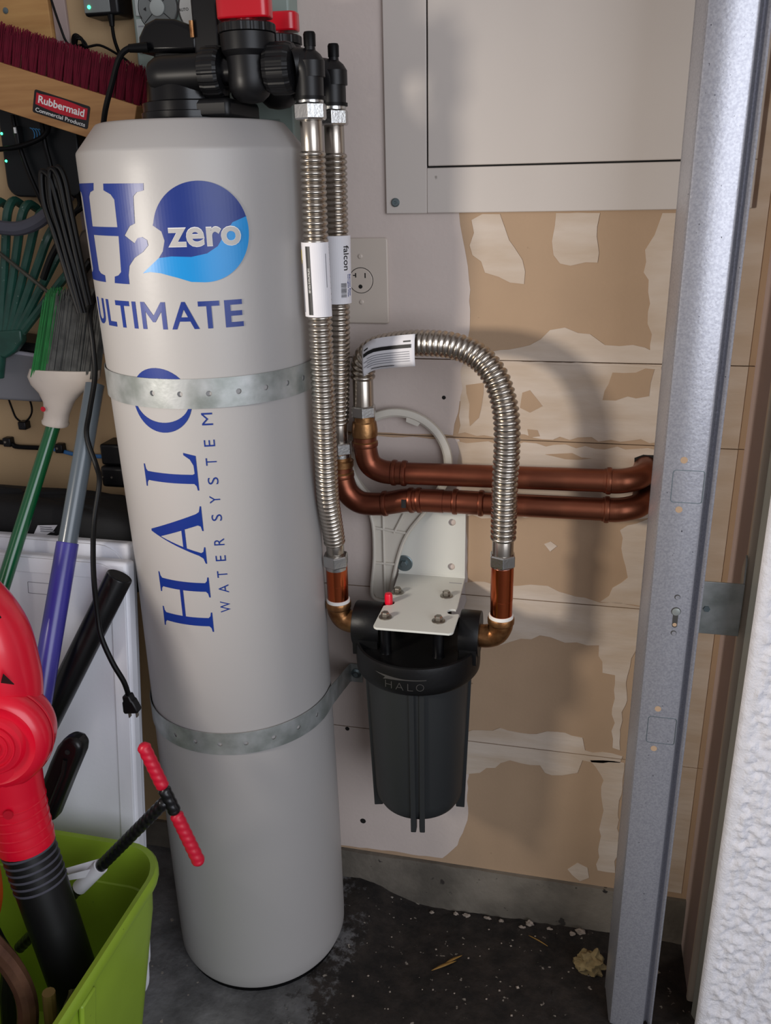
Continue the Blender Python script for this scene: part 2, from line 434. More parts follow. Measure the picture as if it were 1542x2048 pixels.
# paint drips and dark nicks
for (x, z, w, h) in ((-0.366, 0.148, 0.011, 0.013), (-0.19, 0.53, 0.003, 0.003), (-0.214, 0.965, 0.006, 0.003), (-0.389, 0.35, 0.008, 0.003)):
    mesh('dark_stain', sheet(*fill2d([jag(circ(w/2, 10, x, z), 0.001, 0.002, int(x*-999))]), lambda a, c: (a, -0.0012, c), 0.0005, lambda a, c: (0, -1, 0)), 'dark_gap', wall, smooth=0)

# concrete kerb below the drywall
b = B(); rr = random.Random(5)
n = 70; vs = []
for i in range(n+1):
    x = -1.9 + 2.14*i/n
    for (y, z) in ((-0.012, -0.07), (-0.012, 0.0), (-0.010, 0.04), (-0.008, KT), (0.05, KT), (0.05, -0.07)):
        vs.append((x, y + (rr.uniform(-.002, .002) if y < 0 else 0), z))
fs = [(i*6+k, (i+1)*6+k, (i+1)*6+(k+1) % 6, i*6+(k+1) % 6) for i in range(n) for k in range(6)]
struct(mesh('baseboard_back', (vs, fs), 'concrete_kerb', smooth=50))

# return wall beside the door opening, jamb bead, weatherstrip, stucco outside
struct(mesh('wall_front', B().box((0.22, -0.127, -0.05), (0.30, 0.02, 2.4)), 'jamb_paint'))
struct(mesh('trim_1', B().box((0.2175, -0.140, -0.05), (0.29, -0.1275, 2.4)), 'jamb_cream', bevel=0.003))
b = B(); b.prism([(0, 0), (0.05, 0), (0.05, 0.088), (0.012, 0.088), (0.004, 0.08), (0.0, 0.06), (0.006, 0.045), (0.001, 0.03)], (0.221, -0.2285, -0.05), (1, 0, 0), (0, 1, 0), 2.45)
struct(mesh('trim_2', b, 'weatherstrip', smooth=50))
# stucco pier, rough face with real relief
rr = random.Random(11)
from mathutils import noise as mn
b = B(); nxs, nzs = 130, 480; vs = []; fs = []
for j in range(nzs+1):
    z = -0.05 + 1.55*j/nzs
    for i in range(nxs+1):
        x = 0.217 + 0.34*i/nxs
        e = min(1.0, (x-0.217)/0.014)
        rel = mn.noise((x*85, z*85, 0.3))*0.65 + mn.noise((x*190, z*190, 4.1))*0.5
        yy = -0.236 - 0.0085*max(-0.3, rel)*(1 if e >= 1 else 0.15) + 0.008*(1-math.sqrt(max(0, 1-(1-e)**2)))
        vs.append((x, yy, z))
W = nxs+1
fs = [(j*W+i, j*W+i+1, (j+1)*W+i+1, (j+1)*W+i) for j in range(nzs) for i in range(nxs)]
k = len(vs)
vs += [(0.217, -0.225, -0.05), (0.557, -0.225, -0.05), (0.557, -0.225, 1.5), (0.217, -0.225, 1.5)]
fs += [(k, k+3, k+2, k+1)]
fs += [tuple([j*W for j in range(nzs, -1, -1)] + [k, k+3])]
fs += [tuple([j*W+nxs for j in range(nzs+1)] + [k+2, k+1])]
so_ = struct(mesh('wall_outside', (vs, fs), 'stucco', smooth=80))
mesh('stucco_block', B().box((0.5565, -0.240, -0.05), (1.6, -0.10, 2.4)).box((0.222, -0.240, 1.4995), (0.5565, -0.10, 2.4)).box((0.30, -0.2240, -0.05), (0.5565, -0.10, 1.4995)), 'stucco', so_, smooth=0)

# ------------------------------------------------------------------ electrical panel cover
t = thing('access_panel', 'painted steel access panel with hinged door above the copper pipes', 'panel', (-0.05, 0, 1.229))
fr = B()
PX0, PX1, PZ0, PZ1 = -0.2965, 0.19, 1.2290, 1.80
DX0, DZ0 = -0.2365, 1.2895
for lo, hi in (((PX0, -0.007, PZ0), (DX0-0.0012, -0.0005, PZ1)), ((DX0-0.0012, -0.007, PZ0), (PX1, -0.0005, DZ0-0.0014)), ((0.155, -0.007, DZ0-0.0014), (PX1, -0.0005, PZ1))):
    fr.box(lo, hi)
fo = mesh('frame', fr, 'panel_paint', t, bevel=0.0012)
mesh('gap_lining', B().box((DX0-0.003, -0.0038, DZ0-0.003), (0.157, -0.002, 1.79)), 'dark_gap', t)
mesh('door', B().box((DX0+0.0008, -0.0085, DZ0+0.0008), (0.153, -0.004, PZ1)), 'panel_paint', t, bevel=0.0012)
s = B().lathe([(0.006, 0), (0.006, 0.002), (0.0045, 0.0035), (0.002, 0.0035), (0.0015, 0.002)], (-0.2825, -0.007, 1.2440), (0, -1, 0), 16)
mesh('screw', s, 'zinc_washer', fo)

# ------------------------------------------------------------------ wall outlet
t = thing('wall_outlet', 'almond single receptacle outlet with square plate behind steel hoses', 'outlet', (-0.3366, 0, 1.0736))
v2 = rrect(0.082, 0.122, 0.004, 3)
v2 = [(a, c) for a, c in v2]
pl = mesh('wall_plate', B().prism(v2, (-0.3366, -0.0008, 1.1355), (1, 0, 0), (0, 0, 1), 0.005), 'outlet_plastic', t, bevel=0.002)
mesh('recess_ring', B().lathe([(0.0185, 0), (0.0185, 0.0003)], (-0.3366, -0.0058, 1.1372), (0, -1, 0), 32), 'dark_gap', t)
fc = mesh('receptacle', B().lathe([(0.0176, 0), (0.0176, 0.0012), (0.017, 0.0016)], (-0.3366, -0.0058, 1.1372), (0, -1, 0), 32), 'outlet_plastic', t)
for lo, hi in (((-0.3448, 1.1415), (-0.3432, 1.1478)), ((-0.3480, 1.1438), (-0.3448, 1.1452)), ((-0.3305, 1.1408), (-0.3289, 1.1478))):
    mesh('slot', B().box((lo[0], -0.0078, lo[1]), (hi[0], -0.0070, hi[1])), 'dark_gap', fc, smooth=0)
mesh('slot', B().lathe([(0.003, 0), (0.003, 0.0007)], (-0.3372, -0.0071, 1.1285), (0, -1, 0), 12), 'dark_gap', fc)
for dz in (0.034, -0.031):
    sc = mesh('screw', B().lathe([(0.0034, 0), (0.0034, 0.001), (0.002, 0.0018)], (-0.3366, -0.0058, 1.1372+dz), (0, -1, 0), 12), 'outlet_plastic', pl)

# ------------------------------------------------------------------ garage door track
t = thing('door_track', 'galvanized steel garage door track standing before the wall corner', 'track', (0.12, -0.2, 0.015))
prof = [(0.0865, -0.150), (0.0850, -0.1535), (0.0862, -0.1575), (0.0905, -0.2150), (0.0930, -0.2195), (0.0965, -0.2205),
        (0.1395, -0.2205), (0.1425, -0.2185), (0.1440, -0.2120), (0.1450, -0.2060), (0.1475, -0.2035), (0.1500, -0.2060), (0.1515, -0.2140), (0.1535, -0.2165), (0.1560, -0.2150), (0.1565, -0.2110)]
vs = []; fs = []
off = []
for i, p in enumerate(prof):
    a = prof[max(0, i-1)]; c = prof[min(len(prof)-1, i+1)]
    d = Vector((c[0]-a[0], c[1]-a[1])).normalized(); off.append((p[0]-d.y*0.0016, p[1]+d.x*0.0016))
loop = prof + off[::-1]
mesh('track_rail', B().prism(loop, (0, 0, 0.012), (1, 0, 0), (0, 1, 0), 2.2), 'track_steel', t, smooth=40)
tr = t
for zc in (0.917, 0.567):
    h = 0.042
    v2, f2 = fill2d([rrect(0.0375, h, 0.004, 4), rrect(0.0360, h-0.0015, 0.0035, 4)])
    mesh('knockout_groove', plane_film(v2, f2, (0.1228, -0.2205, zc), (1, 0, 0), (0, 0, 1), 0.0003), 'zinc_washer', tr, smooth=0)
    for dz in (0.0335, -0.030):
        mesh('hole', B().lathe([(0.0042, 0), (0.0042, 0.0004)], (0.1155, -0.2205, zc+dz), (0, -1, 0), 16), 'drywall_paper', tr, smooth=0)
for dz in (0.0274, -0.024):
    mesh('hole', B().lathe([(0.0036, 0), (0.0036, 0.0004)], (0.1248, -0.2205, 0.741+dz), (0, -1, 0), 16), 'emboss_black', tr, smooth=0)
    mesh('hole_rim', B().lathe([(0.0028, 0), (0.0028, 0.0006)], (0.1252, -0.2205, 0.7405+dz), (0, -1, 0), 16), 'track_steel', tr, smooth=0)
slot = [(0.0032*math.cos(a), -0.013+0.0032*math.sin(a)) for a in [PI+PI*i/8 for i in range(9)]] + [(0.0032, 0.002)] + [(0.0060*math.cos(a), 0.007+0.0060*math.sin(a)) for a in [-0.9+(PI+1.8)*i/14 for i in range(15)]] + [(-0.0032, 0.002)]
v2, f2 = fill2d([slot])
mesh('keyhole_slot', plane_film(v2, f2, (0.1250, -0.2205, 0.741), (1, 0, 0), (0, 0, 1), 0.0003), 'emboss_black', tr, smooth=0)
mesh('slot_face', B().lathe([(0.0026, 0), (0.0026, 0.0006)], (0.1250, -0.2205, 0.729), (0, -1, 0), 12), 'drywall_paper', tr, smooth=0)
mesh('rivet', B().lathe([(0.0052, 0), (0.0052, 0.0008), (0.003, 0.0014)], (0.1252, -0.2205, 0.7475), (0, -1, 0), 16), 'galvanized', tr)

# angle bracket tying the track to the return wall
t = thing('track_bracket', 'small galvanized angle bracket tying the door track to the jamb', 'bracket', (0.19, -0.15, 0.68))
mesh('bracket_plate', B().box((0.128, -0.152, 0.684), (0.2165, -0.1495, 0.762)), 'galvanized', t, bevel=0.0006)
b = B().prism([(-0.150, 0.684), (-0.128, 0.684), (-0.128, 0.775), (-0.141, 0.800), (-0.146, 0.797), (-0.150, 0.762)], (0.2142, 0, 0), (0, 1, 0), (0, 0, 1), 0.0024)
mesh('bracket_flange', b, 'galvanized', t, bevel=0.0005)
for z in (0.700, 0.742):
    mesh('bolt', B().lathe([(0.0035, 0), (0.0035, 0.002)], (0.2140, -0.137, z), (-1, 0, 0), 10), 'zinc_washer', t)
mesh('bolt', B().lathe([(0.0045, 0), (0.0045, 0.002)], (0.172, -0.152, 0.722), (0, -1, 0), 6), 'zinc_washer', t)
mesh('track_spacer', B().box((0.10, -0.219, 0.70), (0.135, -0.150, 0.75)), 'galvanized', t)
# ------------------------------------------------------------------ water treatment tank
TX, TY, TR = -0.513, -0.157, 0.1445
def tank_r(z):
    if z > 0.75: return 0.1385 + 0.006*min(1, (z-0.75)/0.5)
    return 0.1385 + 0.006*min(1, (0.75-z)/0.5)
t = thing('water_tank', 'tall grey water treatment tank with blue lettering and black valve head', 'water tank', (TX, TY, 0.018))
tank = t
pr = [(0.100, 0.0275), (0.134, 0.0275), (0.1405, 0.031), (0.1440, 0.040)]
z = 0.06
while z < 1.302: pr.append((tank_r(z), z)); z += 0.03
pr += [(0.1445, 1.3100), (0.1441, 1.3120), (0.1428, 1.3140), (0.1190, 1.3420), (0.1170, 1.3440), (0.1140, 1.3450), (0.05, 1.3455)]
body = mesh('tank_body', B().lathe([(r, h) for r, h in pr], (TX, TY, 0), n=96), 'tank_plastic', t, smooth=28)
mesh('base_ring', B().lathe([(0.135, 0.018), (0.137, 0.020), (0.137, 0.030), (0.12, 0.032)], (TX, TY, 0), n=64), 'black_rubber', t)

def on_tank(u, z, lift=0.0004):
    a = u / TR; r = tank_r(z) + lift
    return (TX + r*math.cos(a), TY + r*math.sin(a), z)
def nrm_tank(u, z): a = u/TR; return (math.cos(a), math.sin(a), 0)
def wrap(name, v2, f2, material, parent, lift=0.0005):
    us = [v[0] for v in v2]; u0, u1 = min(us), max(us); k = max(1, int((u1-u0)/0.004))
    zs = [v[1] for v in v2]; z0, z1 = min(zs), max(zs); kz = max(1, int((z1-z0)/0.03))
    v2, f2 = cut2d(v2, f2, us=[u0+(u1-u0)*i/k for i in range(1, k)], zs=[z0+(z1-z0)*i/kz for i in range(1, kz)])
    return mesh(name, sheet(v2, f2, lambda a, c: on_tank(a, c, lift), 0.0004, nrm_tank), material, parent, smooth=0)
# H: two serif stems and a bar, bitten by the figure 2
hr = [(-0.285, 1.2763), (-0.2262, 1.2755), (-0.2270, 1.2680), (-0.2361, 1.2660), (-0.2411, 1.2618), (-0.2420, 1.2524), (-0.2436, 1.2319), (-0.2514, 1.2290), (-0.2605, 1.2185), (-0.2474, 1.2096), (-0.2421, 1.2156), (-0.2358, 1.2168), (-0.23, 1.2133), (-0.2293, 1.2073), (-0.2371, 1.2000), (-0.2502, 1.1930), (-0.2593, 1.1837), (-0.2625, 1.1728), (-0.263, 1.1624), (-0.2885, 1.1628), (-0.2868, 1.1705), (-0.2794, 1.1723), (-0.2739, 1.1764), (-0.2701, 1.2177), (-0.325, 1.2182), (-0.325, 1.2280), (-0.2701, 1.2278), (-0.2693, 1.2585), (-0.2744, 1.2644), (-0.286, 1.2690)]
hl = [(-0.3660, 1.2773), (-0.3057, 1.2773), (-0.3080, 1.2692), (-0.3175, 1.2671), (-0.3225, 1.2619), (-0.3250, 1.2282), (-0.3250, 1.1763), (-0.3195, 1.1727), (-0.3090, 1.1709), (-0.309, 1.1629), (-0.3660, 1.1629), (-0.3660, 1.1709), (-0.3555, 1.1727), (-0.3500, 1.1763), (-0.3500, 1.2619), (-0.3550, 1.2671), (-0.3660, 1.2692)]
wrap('logo_letter_h', *fill2d([hr]), 'logo_blue', body)
wrap('logo_letter_h', *fill2d([hl]), 'logo_blue', body)
# drop shaped O
cxu, czz, cr = -0.1640, 1.2205, 0.0565
def arc(a0, a1, n): return [(cxu+cr*math.cos(math.radians(a0+(a1-a0)*i/n)), czz+cr*math.sin(math.radians(a0+(a1-a0)*i/n))) for i in range(n+1)]
wave = [(-0.2174, 1.1930), (-0.202, 1.1946), (-0.1786, 1.1935), (-0.1599, 1.1969), (-0.1468, 1.2046), (-0.1377, 1.2177), (-0.1271, 1.2307), (-0.1090, 1.2370)]
dark = arc(17, 168, 40) + [(-0.2204, 1.2295), (-0.2106, 1.2227), (-0.2081, 1.2123), (-0.2116, 1.2004)] + wave
light = [(-0.2406, 1.1755)] + wave + arc(16, -96, 34)[0:] + [(-0.1813, 1.165), (-0.1967, 1.170), (-0.2171, 1.1756), (-0.2305, 1.1771)]
wrap('logo_drop', *fill2d([dark]), 'logo_blue', body)
wrap('logo_wave', *fill2d([light]), 'logo_cyan', body)
v2, f2 = text2d('zero', height=0.0225, width=0.0860, bold=0.028, spacing=1.02)
wrap('logo_zero_outline', move2(v2, -0.2040, 1.2045), f2, 'white_text', body, 0.0009)
v2, f2 = text2d('zero', height=0.0212, width=0.0845, bold=0.020, spacing=1.03)
wrap('logo_zero', move2(v2, -0.2034, 1.2050), f2, 'logo_grey', body, 0.0013)
for ch, u0, u1 in (('U', -0.352, -0.324), ('L', -0.3165, -0.2963), ('T', -0.2971+0.0035, -0.2680), ('I', -0.2635, -0.2575), ('M', -0.2500, -0.2165), ('A', -0.2105, -0.1770), ('T', -0.1765, -0.1510), ('E', -0.1450, -0.1225)):
    if ch == 'M':
        w_, h_, s_ = u1-u0, 0.0325, 0.0058
        v2, f2 = fill2d([[(0, 0), (s_, 0), (s_, h_*0.66), (w_/2-0.0016, h_*0.26), (w_/2+0.0016, h_*0.26), (w_-s_, h_*0.66), (w_-s_, 0), (w_, 0), (w_, h_), (w_-s_*0.95, h_), (w_/2, h_*0.50), (s_*0.95, h_), (0, h_)]])
    else: v2, f2 = text2d(ch, height=0.0325, width=u1-u0, bold={'I': 0.0, 'M': 0.010, 'A': 0.012}.get(ch, 0.022))
    wrap('logo_letter_' + ch.lower(), move2(v2, u0, 1.1095), f2, 'logo_blue', body)
# HALO running upward, serif capitals. local (a along the text = up, c = letter height to the left)
UB, CH = -0.1985, 0.0815
def up(loop): return [(UB - c*CH, a) for a, c in loop]
def serif_stem(a0, a1, w=0.0): 
    m0, m1 = a0+0.0085, a1-0.0085
    return [(a0, 0), (a1, 0), (a1, 0.022), (m1+0.003, 0.035), (m1, 0.07), (m1, 0.93), (m1+0.003, 0.965), (a1, 0.978), (a1, 1), (a0, 1), (a0, 0.978), (m0-0.003, 0.965), (m0, 0.93), (m0, 0.07), (m0-0.003, 0.035), (a0, 0.022)]
wrap('brand_letter_h', *fill2d([up(serif_stem(0.6945, 0.7240))]), 'logo_blue', body)
wrap('brand_letter_h', *fill2d([up(serif_stem(0.7470, 0.7770))]), 'logo_blue', body)
wrap('brand_letter_h', *fill2d([up([(0.7140, 0.50), (0.7570, 0.50), (0.7570, 0.56), (0.7140, 0.56)])]), 'logo_blue', body)
A_out = [(0.7975, 0), (0.8215, 0), (0.8215, 0.02), (0.8150, 0.04), (0.8130, 0.08), (0.8190, 0.33), (0.8465, 0.33), (0.8530, 0.09), (0.8515, 0.04), (0.8450, 0.02), (0.8450, 0), (0.8800, 0), (0.8800, 0.02), (0.8720, 0.045), (0.8690, 0.10), (0.8400, 1.03), (0.8370, 1.03), (0.8090, 0.12), (0.8050, 0.05), (0.7975, 0.02)]
A_in = [(0.8205, 0.39), (0.8445, 0.39), (0.8320, 0.83)]
wrap('brand_letter_a', *fill2d([up(A_out), up(A_in)]), 'logo_blue', body)
wrap('brand_letter_l', *fill2d([up([(0.9020, 0), (0.9490, 0), (0.9530, 0.20), (0.9500, 0.20), (0.9440, 0.10), (0.9360, 0.05), (0.9250, 0.045), (0.9235, 0.08), (0.9235, 0.93), (0.9265, 0.965), (0.9330, 0.978), (0.9330, 1), (0.9020, 1), (0.9020, 0.978), (0.9080, 0.965), (0.9110, 0.93), (0.9110, 0.07), (0.9080, 0.035), (0.9020, 0.022)])]), 'logo_blue', body)
ol = [(1.0203+0.0415*math.cos(2*PI*i/48), 0.5+0.53*math.sin(2*PI*i/48)) for i in range(48)]
oi = [(1.0203+0.0285*math.cos(2*PI*i/48), 0.5+0.49*math.sin(2*PI*i/48)) for i in range(48)]
wrap('brand_letter_o', *fill2d([up(ol), up(oi)]), 'logo_blue', body)
for ch, a0, a1 in (('W', 0.7240, 0.7405), ('A', 0.7535, 0.7655), ('T', 0.7762, 0.7860), ('E', 0.8008, 0.8088), ('R', 0.8238, 0.8335), ('S', 0.8588, 0.8680), ('Y', 0.8836, 0.8940), ('S', 0.9098, 0.9195), ('T', 0.9355, 0.9455), ('E', 0.9610, 0.9698), ('M', 0.9890, 1.0050)):
    v2, f2 = text2d(ch, height=0.0138, width=a1-a0, bold=-0.006)
    wrap('tagline_letter_' + ch.lower(), [(-0.1720 - c, a + a0) for a, c in v2], [tuple(reversed(f)) for f in f2], 'logo_blue', body)

# black valve head
mesh('valve_neck', B().lathe([(0.066, 1.342), (0.066, 1.349), (0.060, 1.350), (0.060, 1.357), (0.0575, 1.358), (0.0575, 1.368), (0.0515, 1.370), (0.0505, 1.392), (0.046, 1.399), (0.034, 1.402), (0.032, 1.412), (0.025, 1.420), (0.01, 1.422)], (TX, TY, 0), n=48), 'black_gloss', t)
mesh('head_base', B().box((-0.490, -0.205, 1.346), (-0.440, -0.10, 1.370)), 'black_plastic', t, bevel=0.006)
def rib(n, d):
    return lambda an, h: 1.0 + d*(1 if math.sin(an*n) > 0 else 0)
XO = -0.005
for (yy, nm) in ((-0.190, 'front'), (-0.092, 'rear')):
    zc = 1.3985
    if nm == 'front':
        mesh('inlet_pipe', B().lathe([(0.006, -0.542), (0.0155, -0.538), (0.0200, -0.530), (0.0215, -0.520), (0.0215, -0.468)], (XO, yy, zc), (1, 0, 0), n=32), 'black_plastic', t)
        mesh('pipe_boss', B().tube([(-0.517, -0.150, zc), (-0.515, -0.188, zc)], 0.0195, 20), 'black_plastic', t)
    mesh('union_nut', B().lathe([(0.022, -0.470), (0.0262, -0.4685), (0.0275, -0.462), (0.0275, -0.448), (0.0255, -0.444), (0.020, -0.443)], (XO, yy, zc), (1, 0, 0), n=96, mod=rib(18, 0.035)), 'black_plastic', t, smooth=0)
    mesh('coupling_ring', B().lathe([(0.0165, -0.446), (0.0165, -0.43)], (XO, yy, zc), (1, 0, 0), n=24), 'black_gloss', t)
    bx = -0.4115 + XO
    vb = mesh('valve_body', B().lathe([(0.004, 1.3625), (0.014, 1.3645), (0.021, 1.3705), (0.0255, 1.379), (0.0265, 1.39), (0.0265, 1.412), (0.0285, 1.414), (0.0312, 1.418), (0.0318, 1.436), (0.028, 1.437)], (bx, yy, 0), n=40), 'black_plastic', t)
    mesh('cap_ring', B().lathe([(0.031, 1.4365), (0.0330, 1.4372), (0.0330, 1.4455), (0.031, 1.447), (0.01, 1.4475)], (bx, yy, 0), n=120, mod=rib(20, 0.02)), 'black_plastic', vb, smooth=0)
    hd = B()
    hd.prism(rrect(0.063, 0.030, 0.010, 5), (bx, yy-0.003, 1.4510), (1, 0.10, 0), (-0.10, 1, 0), 0.034 if nm == 'front' else 0.0215)
    mesh('handle', hd, 'red_handle', t, bevel=0.002)
    mesh('handle_stem', B().lathe([(0.012, 1.446), (0.012, 1.452)], (bx, yy, 0), n=20), 'red_handle', t)
    mesh('union_nut', B().lathe([(0.018, -0.3905), (0.0245, -0.388), (0.0275, -0.382), (0.0275, -0.362), (0.0255, -0.356), (0.018, -0.3545)], (XO, yy, zc), (1, 0, 0), n=96, mod=rib(18, 0.035)), 'black_plastic', t, smooth=0)
    ex = -0.3448; ey = yy + 0.004
    path = spline([(-0.363, yy, zc+0.004), (-0.355, ey, zc+0.005), (-0.348, ey, zc+0.001), (ex, ey, zc-0.008), (ex, ey, 1.3650)], 6)
    mesh('elbow', B().tube(path, [0.0168]*len(path), 24), 'black_plastic', t)
    mesh('elbow_seal', B().lathe([(0.0188, 1.3635), (0.0188, 1.3675)], (ex, ey, 0), n=32), 'black_rubber', t)
    mesh('elbow_top', B().lathe([(0.0165, 1.388), (0.0165, 1.405), (0.012, 1.412), (0.0065, 1.4165), (0.0058, 1.424)], (ex+0.003, ey, 0), n=24), 'black_plastic', t)
    mesh('port_cap', B().lathe([(0.0070, 1.4205), (0.0072, 1.433), (0.006, 1.4355)], (ex+0.003, ey, 0), n=20), 'black_rubber', t)
# motor cover and drive stack behind the pipes
b = B(); loop = [(-0.572, 1.427), (-0.493, 1.424), (-0.490, 1.444), (-0.500, 1.4545), (-0.520, 1.4625), (-0.545, 1.4645), (-0.560, 1.459), (-0.570, 1.445)]
mesh('motor_cover', B().prism(loop, (0, -0.165, 0), (1, 0, 0), (0, 0, 1), -0.07), 'black_gloss', t, bevel=0.006, seg=3)
mesh('motor_foot', B().box((-0.560, -0.150, 1.405), (-0.50, -0.10, 1.430)), 'black_plastic', t, bevel=0.004)
st = mesh('drive_stack', B().box((-0.497, -0.165, 1.40), (-0.462, -0.125, 1.52)), 'black_plastic', t, bevel=0.004)
mesh('brass_insert', B().tube([(-0.4955, -0.168, 1.440), (-0.4955, -0.168, 1.458)], 0.003, 10), 'brass', st)

# ------------------------------------------------------------------ steel straps round the tank
def strap(name, label, zc, h, left_pt, right_pt, zdrop, holes):
    r = tank_r(zc) + 0.0028
    c = Vector((TX, TY))
    def tang(P, sgn):
        d = Vector(P) - c; a = math.atan2(d.y, d.x); k = math.acos(r/d.length); return a + sgn*k
    aR = tang(right_pt, -1); aL = tang(left_pt, 1) - 2*PI
    if aR > PI/2: aR -= 2*PI
    while aL > aR: aL -= 2*PI
    pR = c + Vector((math.cos(aR), math.sin(aR)))*r; pL = c + Vector((math.cos(aL), math.sin(aL)))*r
    lenR = (Vector(right_pt)-pR).length; lenL = (Vector(left_pt)-pL).length
    uL, uR = r*aL, r*aR; tail = 0.022
    def fn(u, z):
        if u < uL:
            k = min(1, (uL-u)/lenL); p = pL.lerp(Vector(left_pt), k)
            if uL-u > lenL: p = Vector(left_pt) + Vector((-(uL-u-lenL), 0))
            zz = -zdrop*k
        elif u > uR:
            k = min(1, (u-uR)/lenR); p = pR.lerp(Vector(right_pt), k)
            if u-uR > lenR: p = Vector(right_pt) + Vector((u-uR-lenR, 0))
            zz = -zdrop*k
        else: p = c + Vector((math.cos(u/r), math.sin(u/r)))*r; zz = 0
        return (p.x, p.y, zc + z + zz)
    a0, a1 = uL-lenL-tail, uR+lenR+tail
    outer = [(a0, -h/2), (a1, -h/2), (a1, h/2), (a0, h/2)]
    v2, f2 = fill2d([outer] + [circ(0.0036, 10, r*math.radians(q), 0.0) for q in holes])
    k = int((a1-a0)/0.005)
    v2, f2 = cut2d(v2, f2, us=[a0+(a1-a0)*i/k for i in range(1, k)])
    def nr(a, b_):
        p = fn(a, b_); d = Vector((p[0]-TX, p[1]-TY, 0)); return d.normalized() if uL <= a <= uR else Vector((d.x, -abs(d.y)*1.5, 0)).normalized()
    o = mesh(name, sheet(v2, f2, fn, 0.0011, nr), 'galvanized', None, smooth=40)
    tag(o, label, 'strap')
    return fn, uR+lenR+0.011, o
f1 = strap('metal_strap', 'perforated galvanized strap round the tank across the blue letter O', 1.0300, 0.0375, (-0.645, -0.004), (-0.385, -0.004), 0.0, [-98, -83.0, -68.7, -54.0, -39.5, -25.7, -12])
f2_ = strap('metal_strap', 'perforated galvanized strap round the tank beside the black filter', 0.5120, 0.0360, (-0.662, -0.004), (-0.378, -0.004), 0.042, [-112, -97, -81.6, -66.5, -50, -33.3, -17])
b = B().lathe([(0.009, 0), (0.009, 0.001), (0.005, 0.003), (0.004, 0.006)], (-0.367, -0.0048, 0.470), (0, -1, 0), 20)
bb_ = mesh('strap_screw', b, 'zinc_washer', f2_[2])
# ------------------------------------------------------------------ corrugated stainless hoses
def hose(label, pts, rout, pitch, top_ext, bot_ext, group='corrugated steel hoses'):
    """pts: centre line of the corrugated length; top_ext / bot_ext: direction from hose end outward"""
    path = spline(pts, 14)
    step = pitch/7
    P = resample(path, step)
    n = len(P); rin = rout*0.80
    cnt = max(2, round(n*step/pitch)); 
    rad = [rin + (rout-rin)*abs(math.sin(PI*cnt*i/(n-1)))**0.7 for i in range(n)]
    base = min(P, key=lambda p: p.z)
    t = thing('steel_hose', label, 'hose', base, group)
    mesh('corrugated_tube', B().tube(P, rad, 22), 'stainless', t, smooth=70)
    for end, d, ls, ln, hexr in ((P[0], top_ext[0], top_ext[1], top_ext[2], top_ext[3]), (P[-1], bot_ext[0], bot_ext[1], bot_ext[2], bot_ext[3])):
        d = Vector(d).normalized(); rs = rout*0.82
        mesh('sleeve', B().lathe([(rs*0.95, -0.004), (rs, -0.002), (rs, ls), (rs*0.96, ls+0.001)], end, d, 28), 'stainless', t)
        c = end + d*ls
        nut = mesh('nut', B().lathe([(hexr*0.90, 0), (hexr, 0.0022), (hexr, ln-0.0022), (hexr*0.90, ln)], c, d, 6, ref=(0.93, -0.37, 0.0)), 'chrome_nut', t, smooth=0, bevel=0.0008)
        mesh('collar', B().lathe([(hexr*0.80, ln-0.002), (hexr*0.80, ln+0.005)], c, d, 28), 'chrome_nut', t)
    return t, P
UP, DN = (0, 0, 1), (0, 0, -1)
hf, PF = hose('long corrugated steel hose in front of its twin, running down to the filter inlet', [(-0.3448, -0.186, 1.308), (-0.3460, -0.186, 1.20), (-0.3450, -0.186, 1.10), (-0.3460, -0.184, 1.00), (-0.3490, -0.177, 0.92), (-0.3540, -0.160, 0.85), (-0.3565, -0.134, 0.785), (-0.3566, -0.129, 0.768)],
              0.0163, 0.0072, (UP, 0.034, 0.019, 0.0205), ((0.0, 0.04, -1), 0.017, 0.019, 0.0200))
hb, PB = hose('long corrugated steel hose behind its twin, joining the lower copper pipe', [(-0.3448, -0.088, 1.308), (-0.3465, -0.088, 1.20), (-0.3500, -0.083, 1.087), (-0.3590, -0.068, 0.98), (-0.3640, -0.057, 0.935)],
              0.0158, 0.0072, (UP, 0.033, 0.019, 0.0205), (DN, 0.030, 0.019, 0.0195))
hl_, PL = hose('short corrugated steel hose arching over from copper pipe to the filter outlet', [(-0.3255, -0.055, 1.002), (-0.3235, -0.057, 1.022), (-0.3150, -0.062, 1.038), (-0.2960, -0.069, 1.0500), (-0.2660, -0.077, 1.0575), (-0.2340, -0.086, 1.0615), (-0.1900, -0.096, 1.0610), (-0.1540, -0.105, 1.0505), (-0.1285, -0.114, 1.0285), (-0.1145, -0.120, 0.9990), (-0.1072, -0.125, 0.9660), (-0.1055, -0.127, 0.9250), (-0.1068, -0.127, 0.8815), (-0.1070, -0.126, 0.8370), (-0.1073, -0.125, 0.7900)],
              0.0186, 0.0080, (DN, 0.039, 0.018, 0.0195), (DN, 0.021, 0.019, 0.0200))

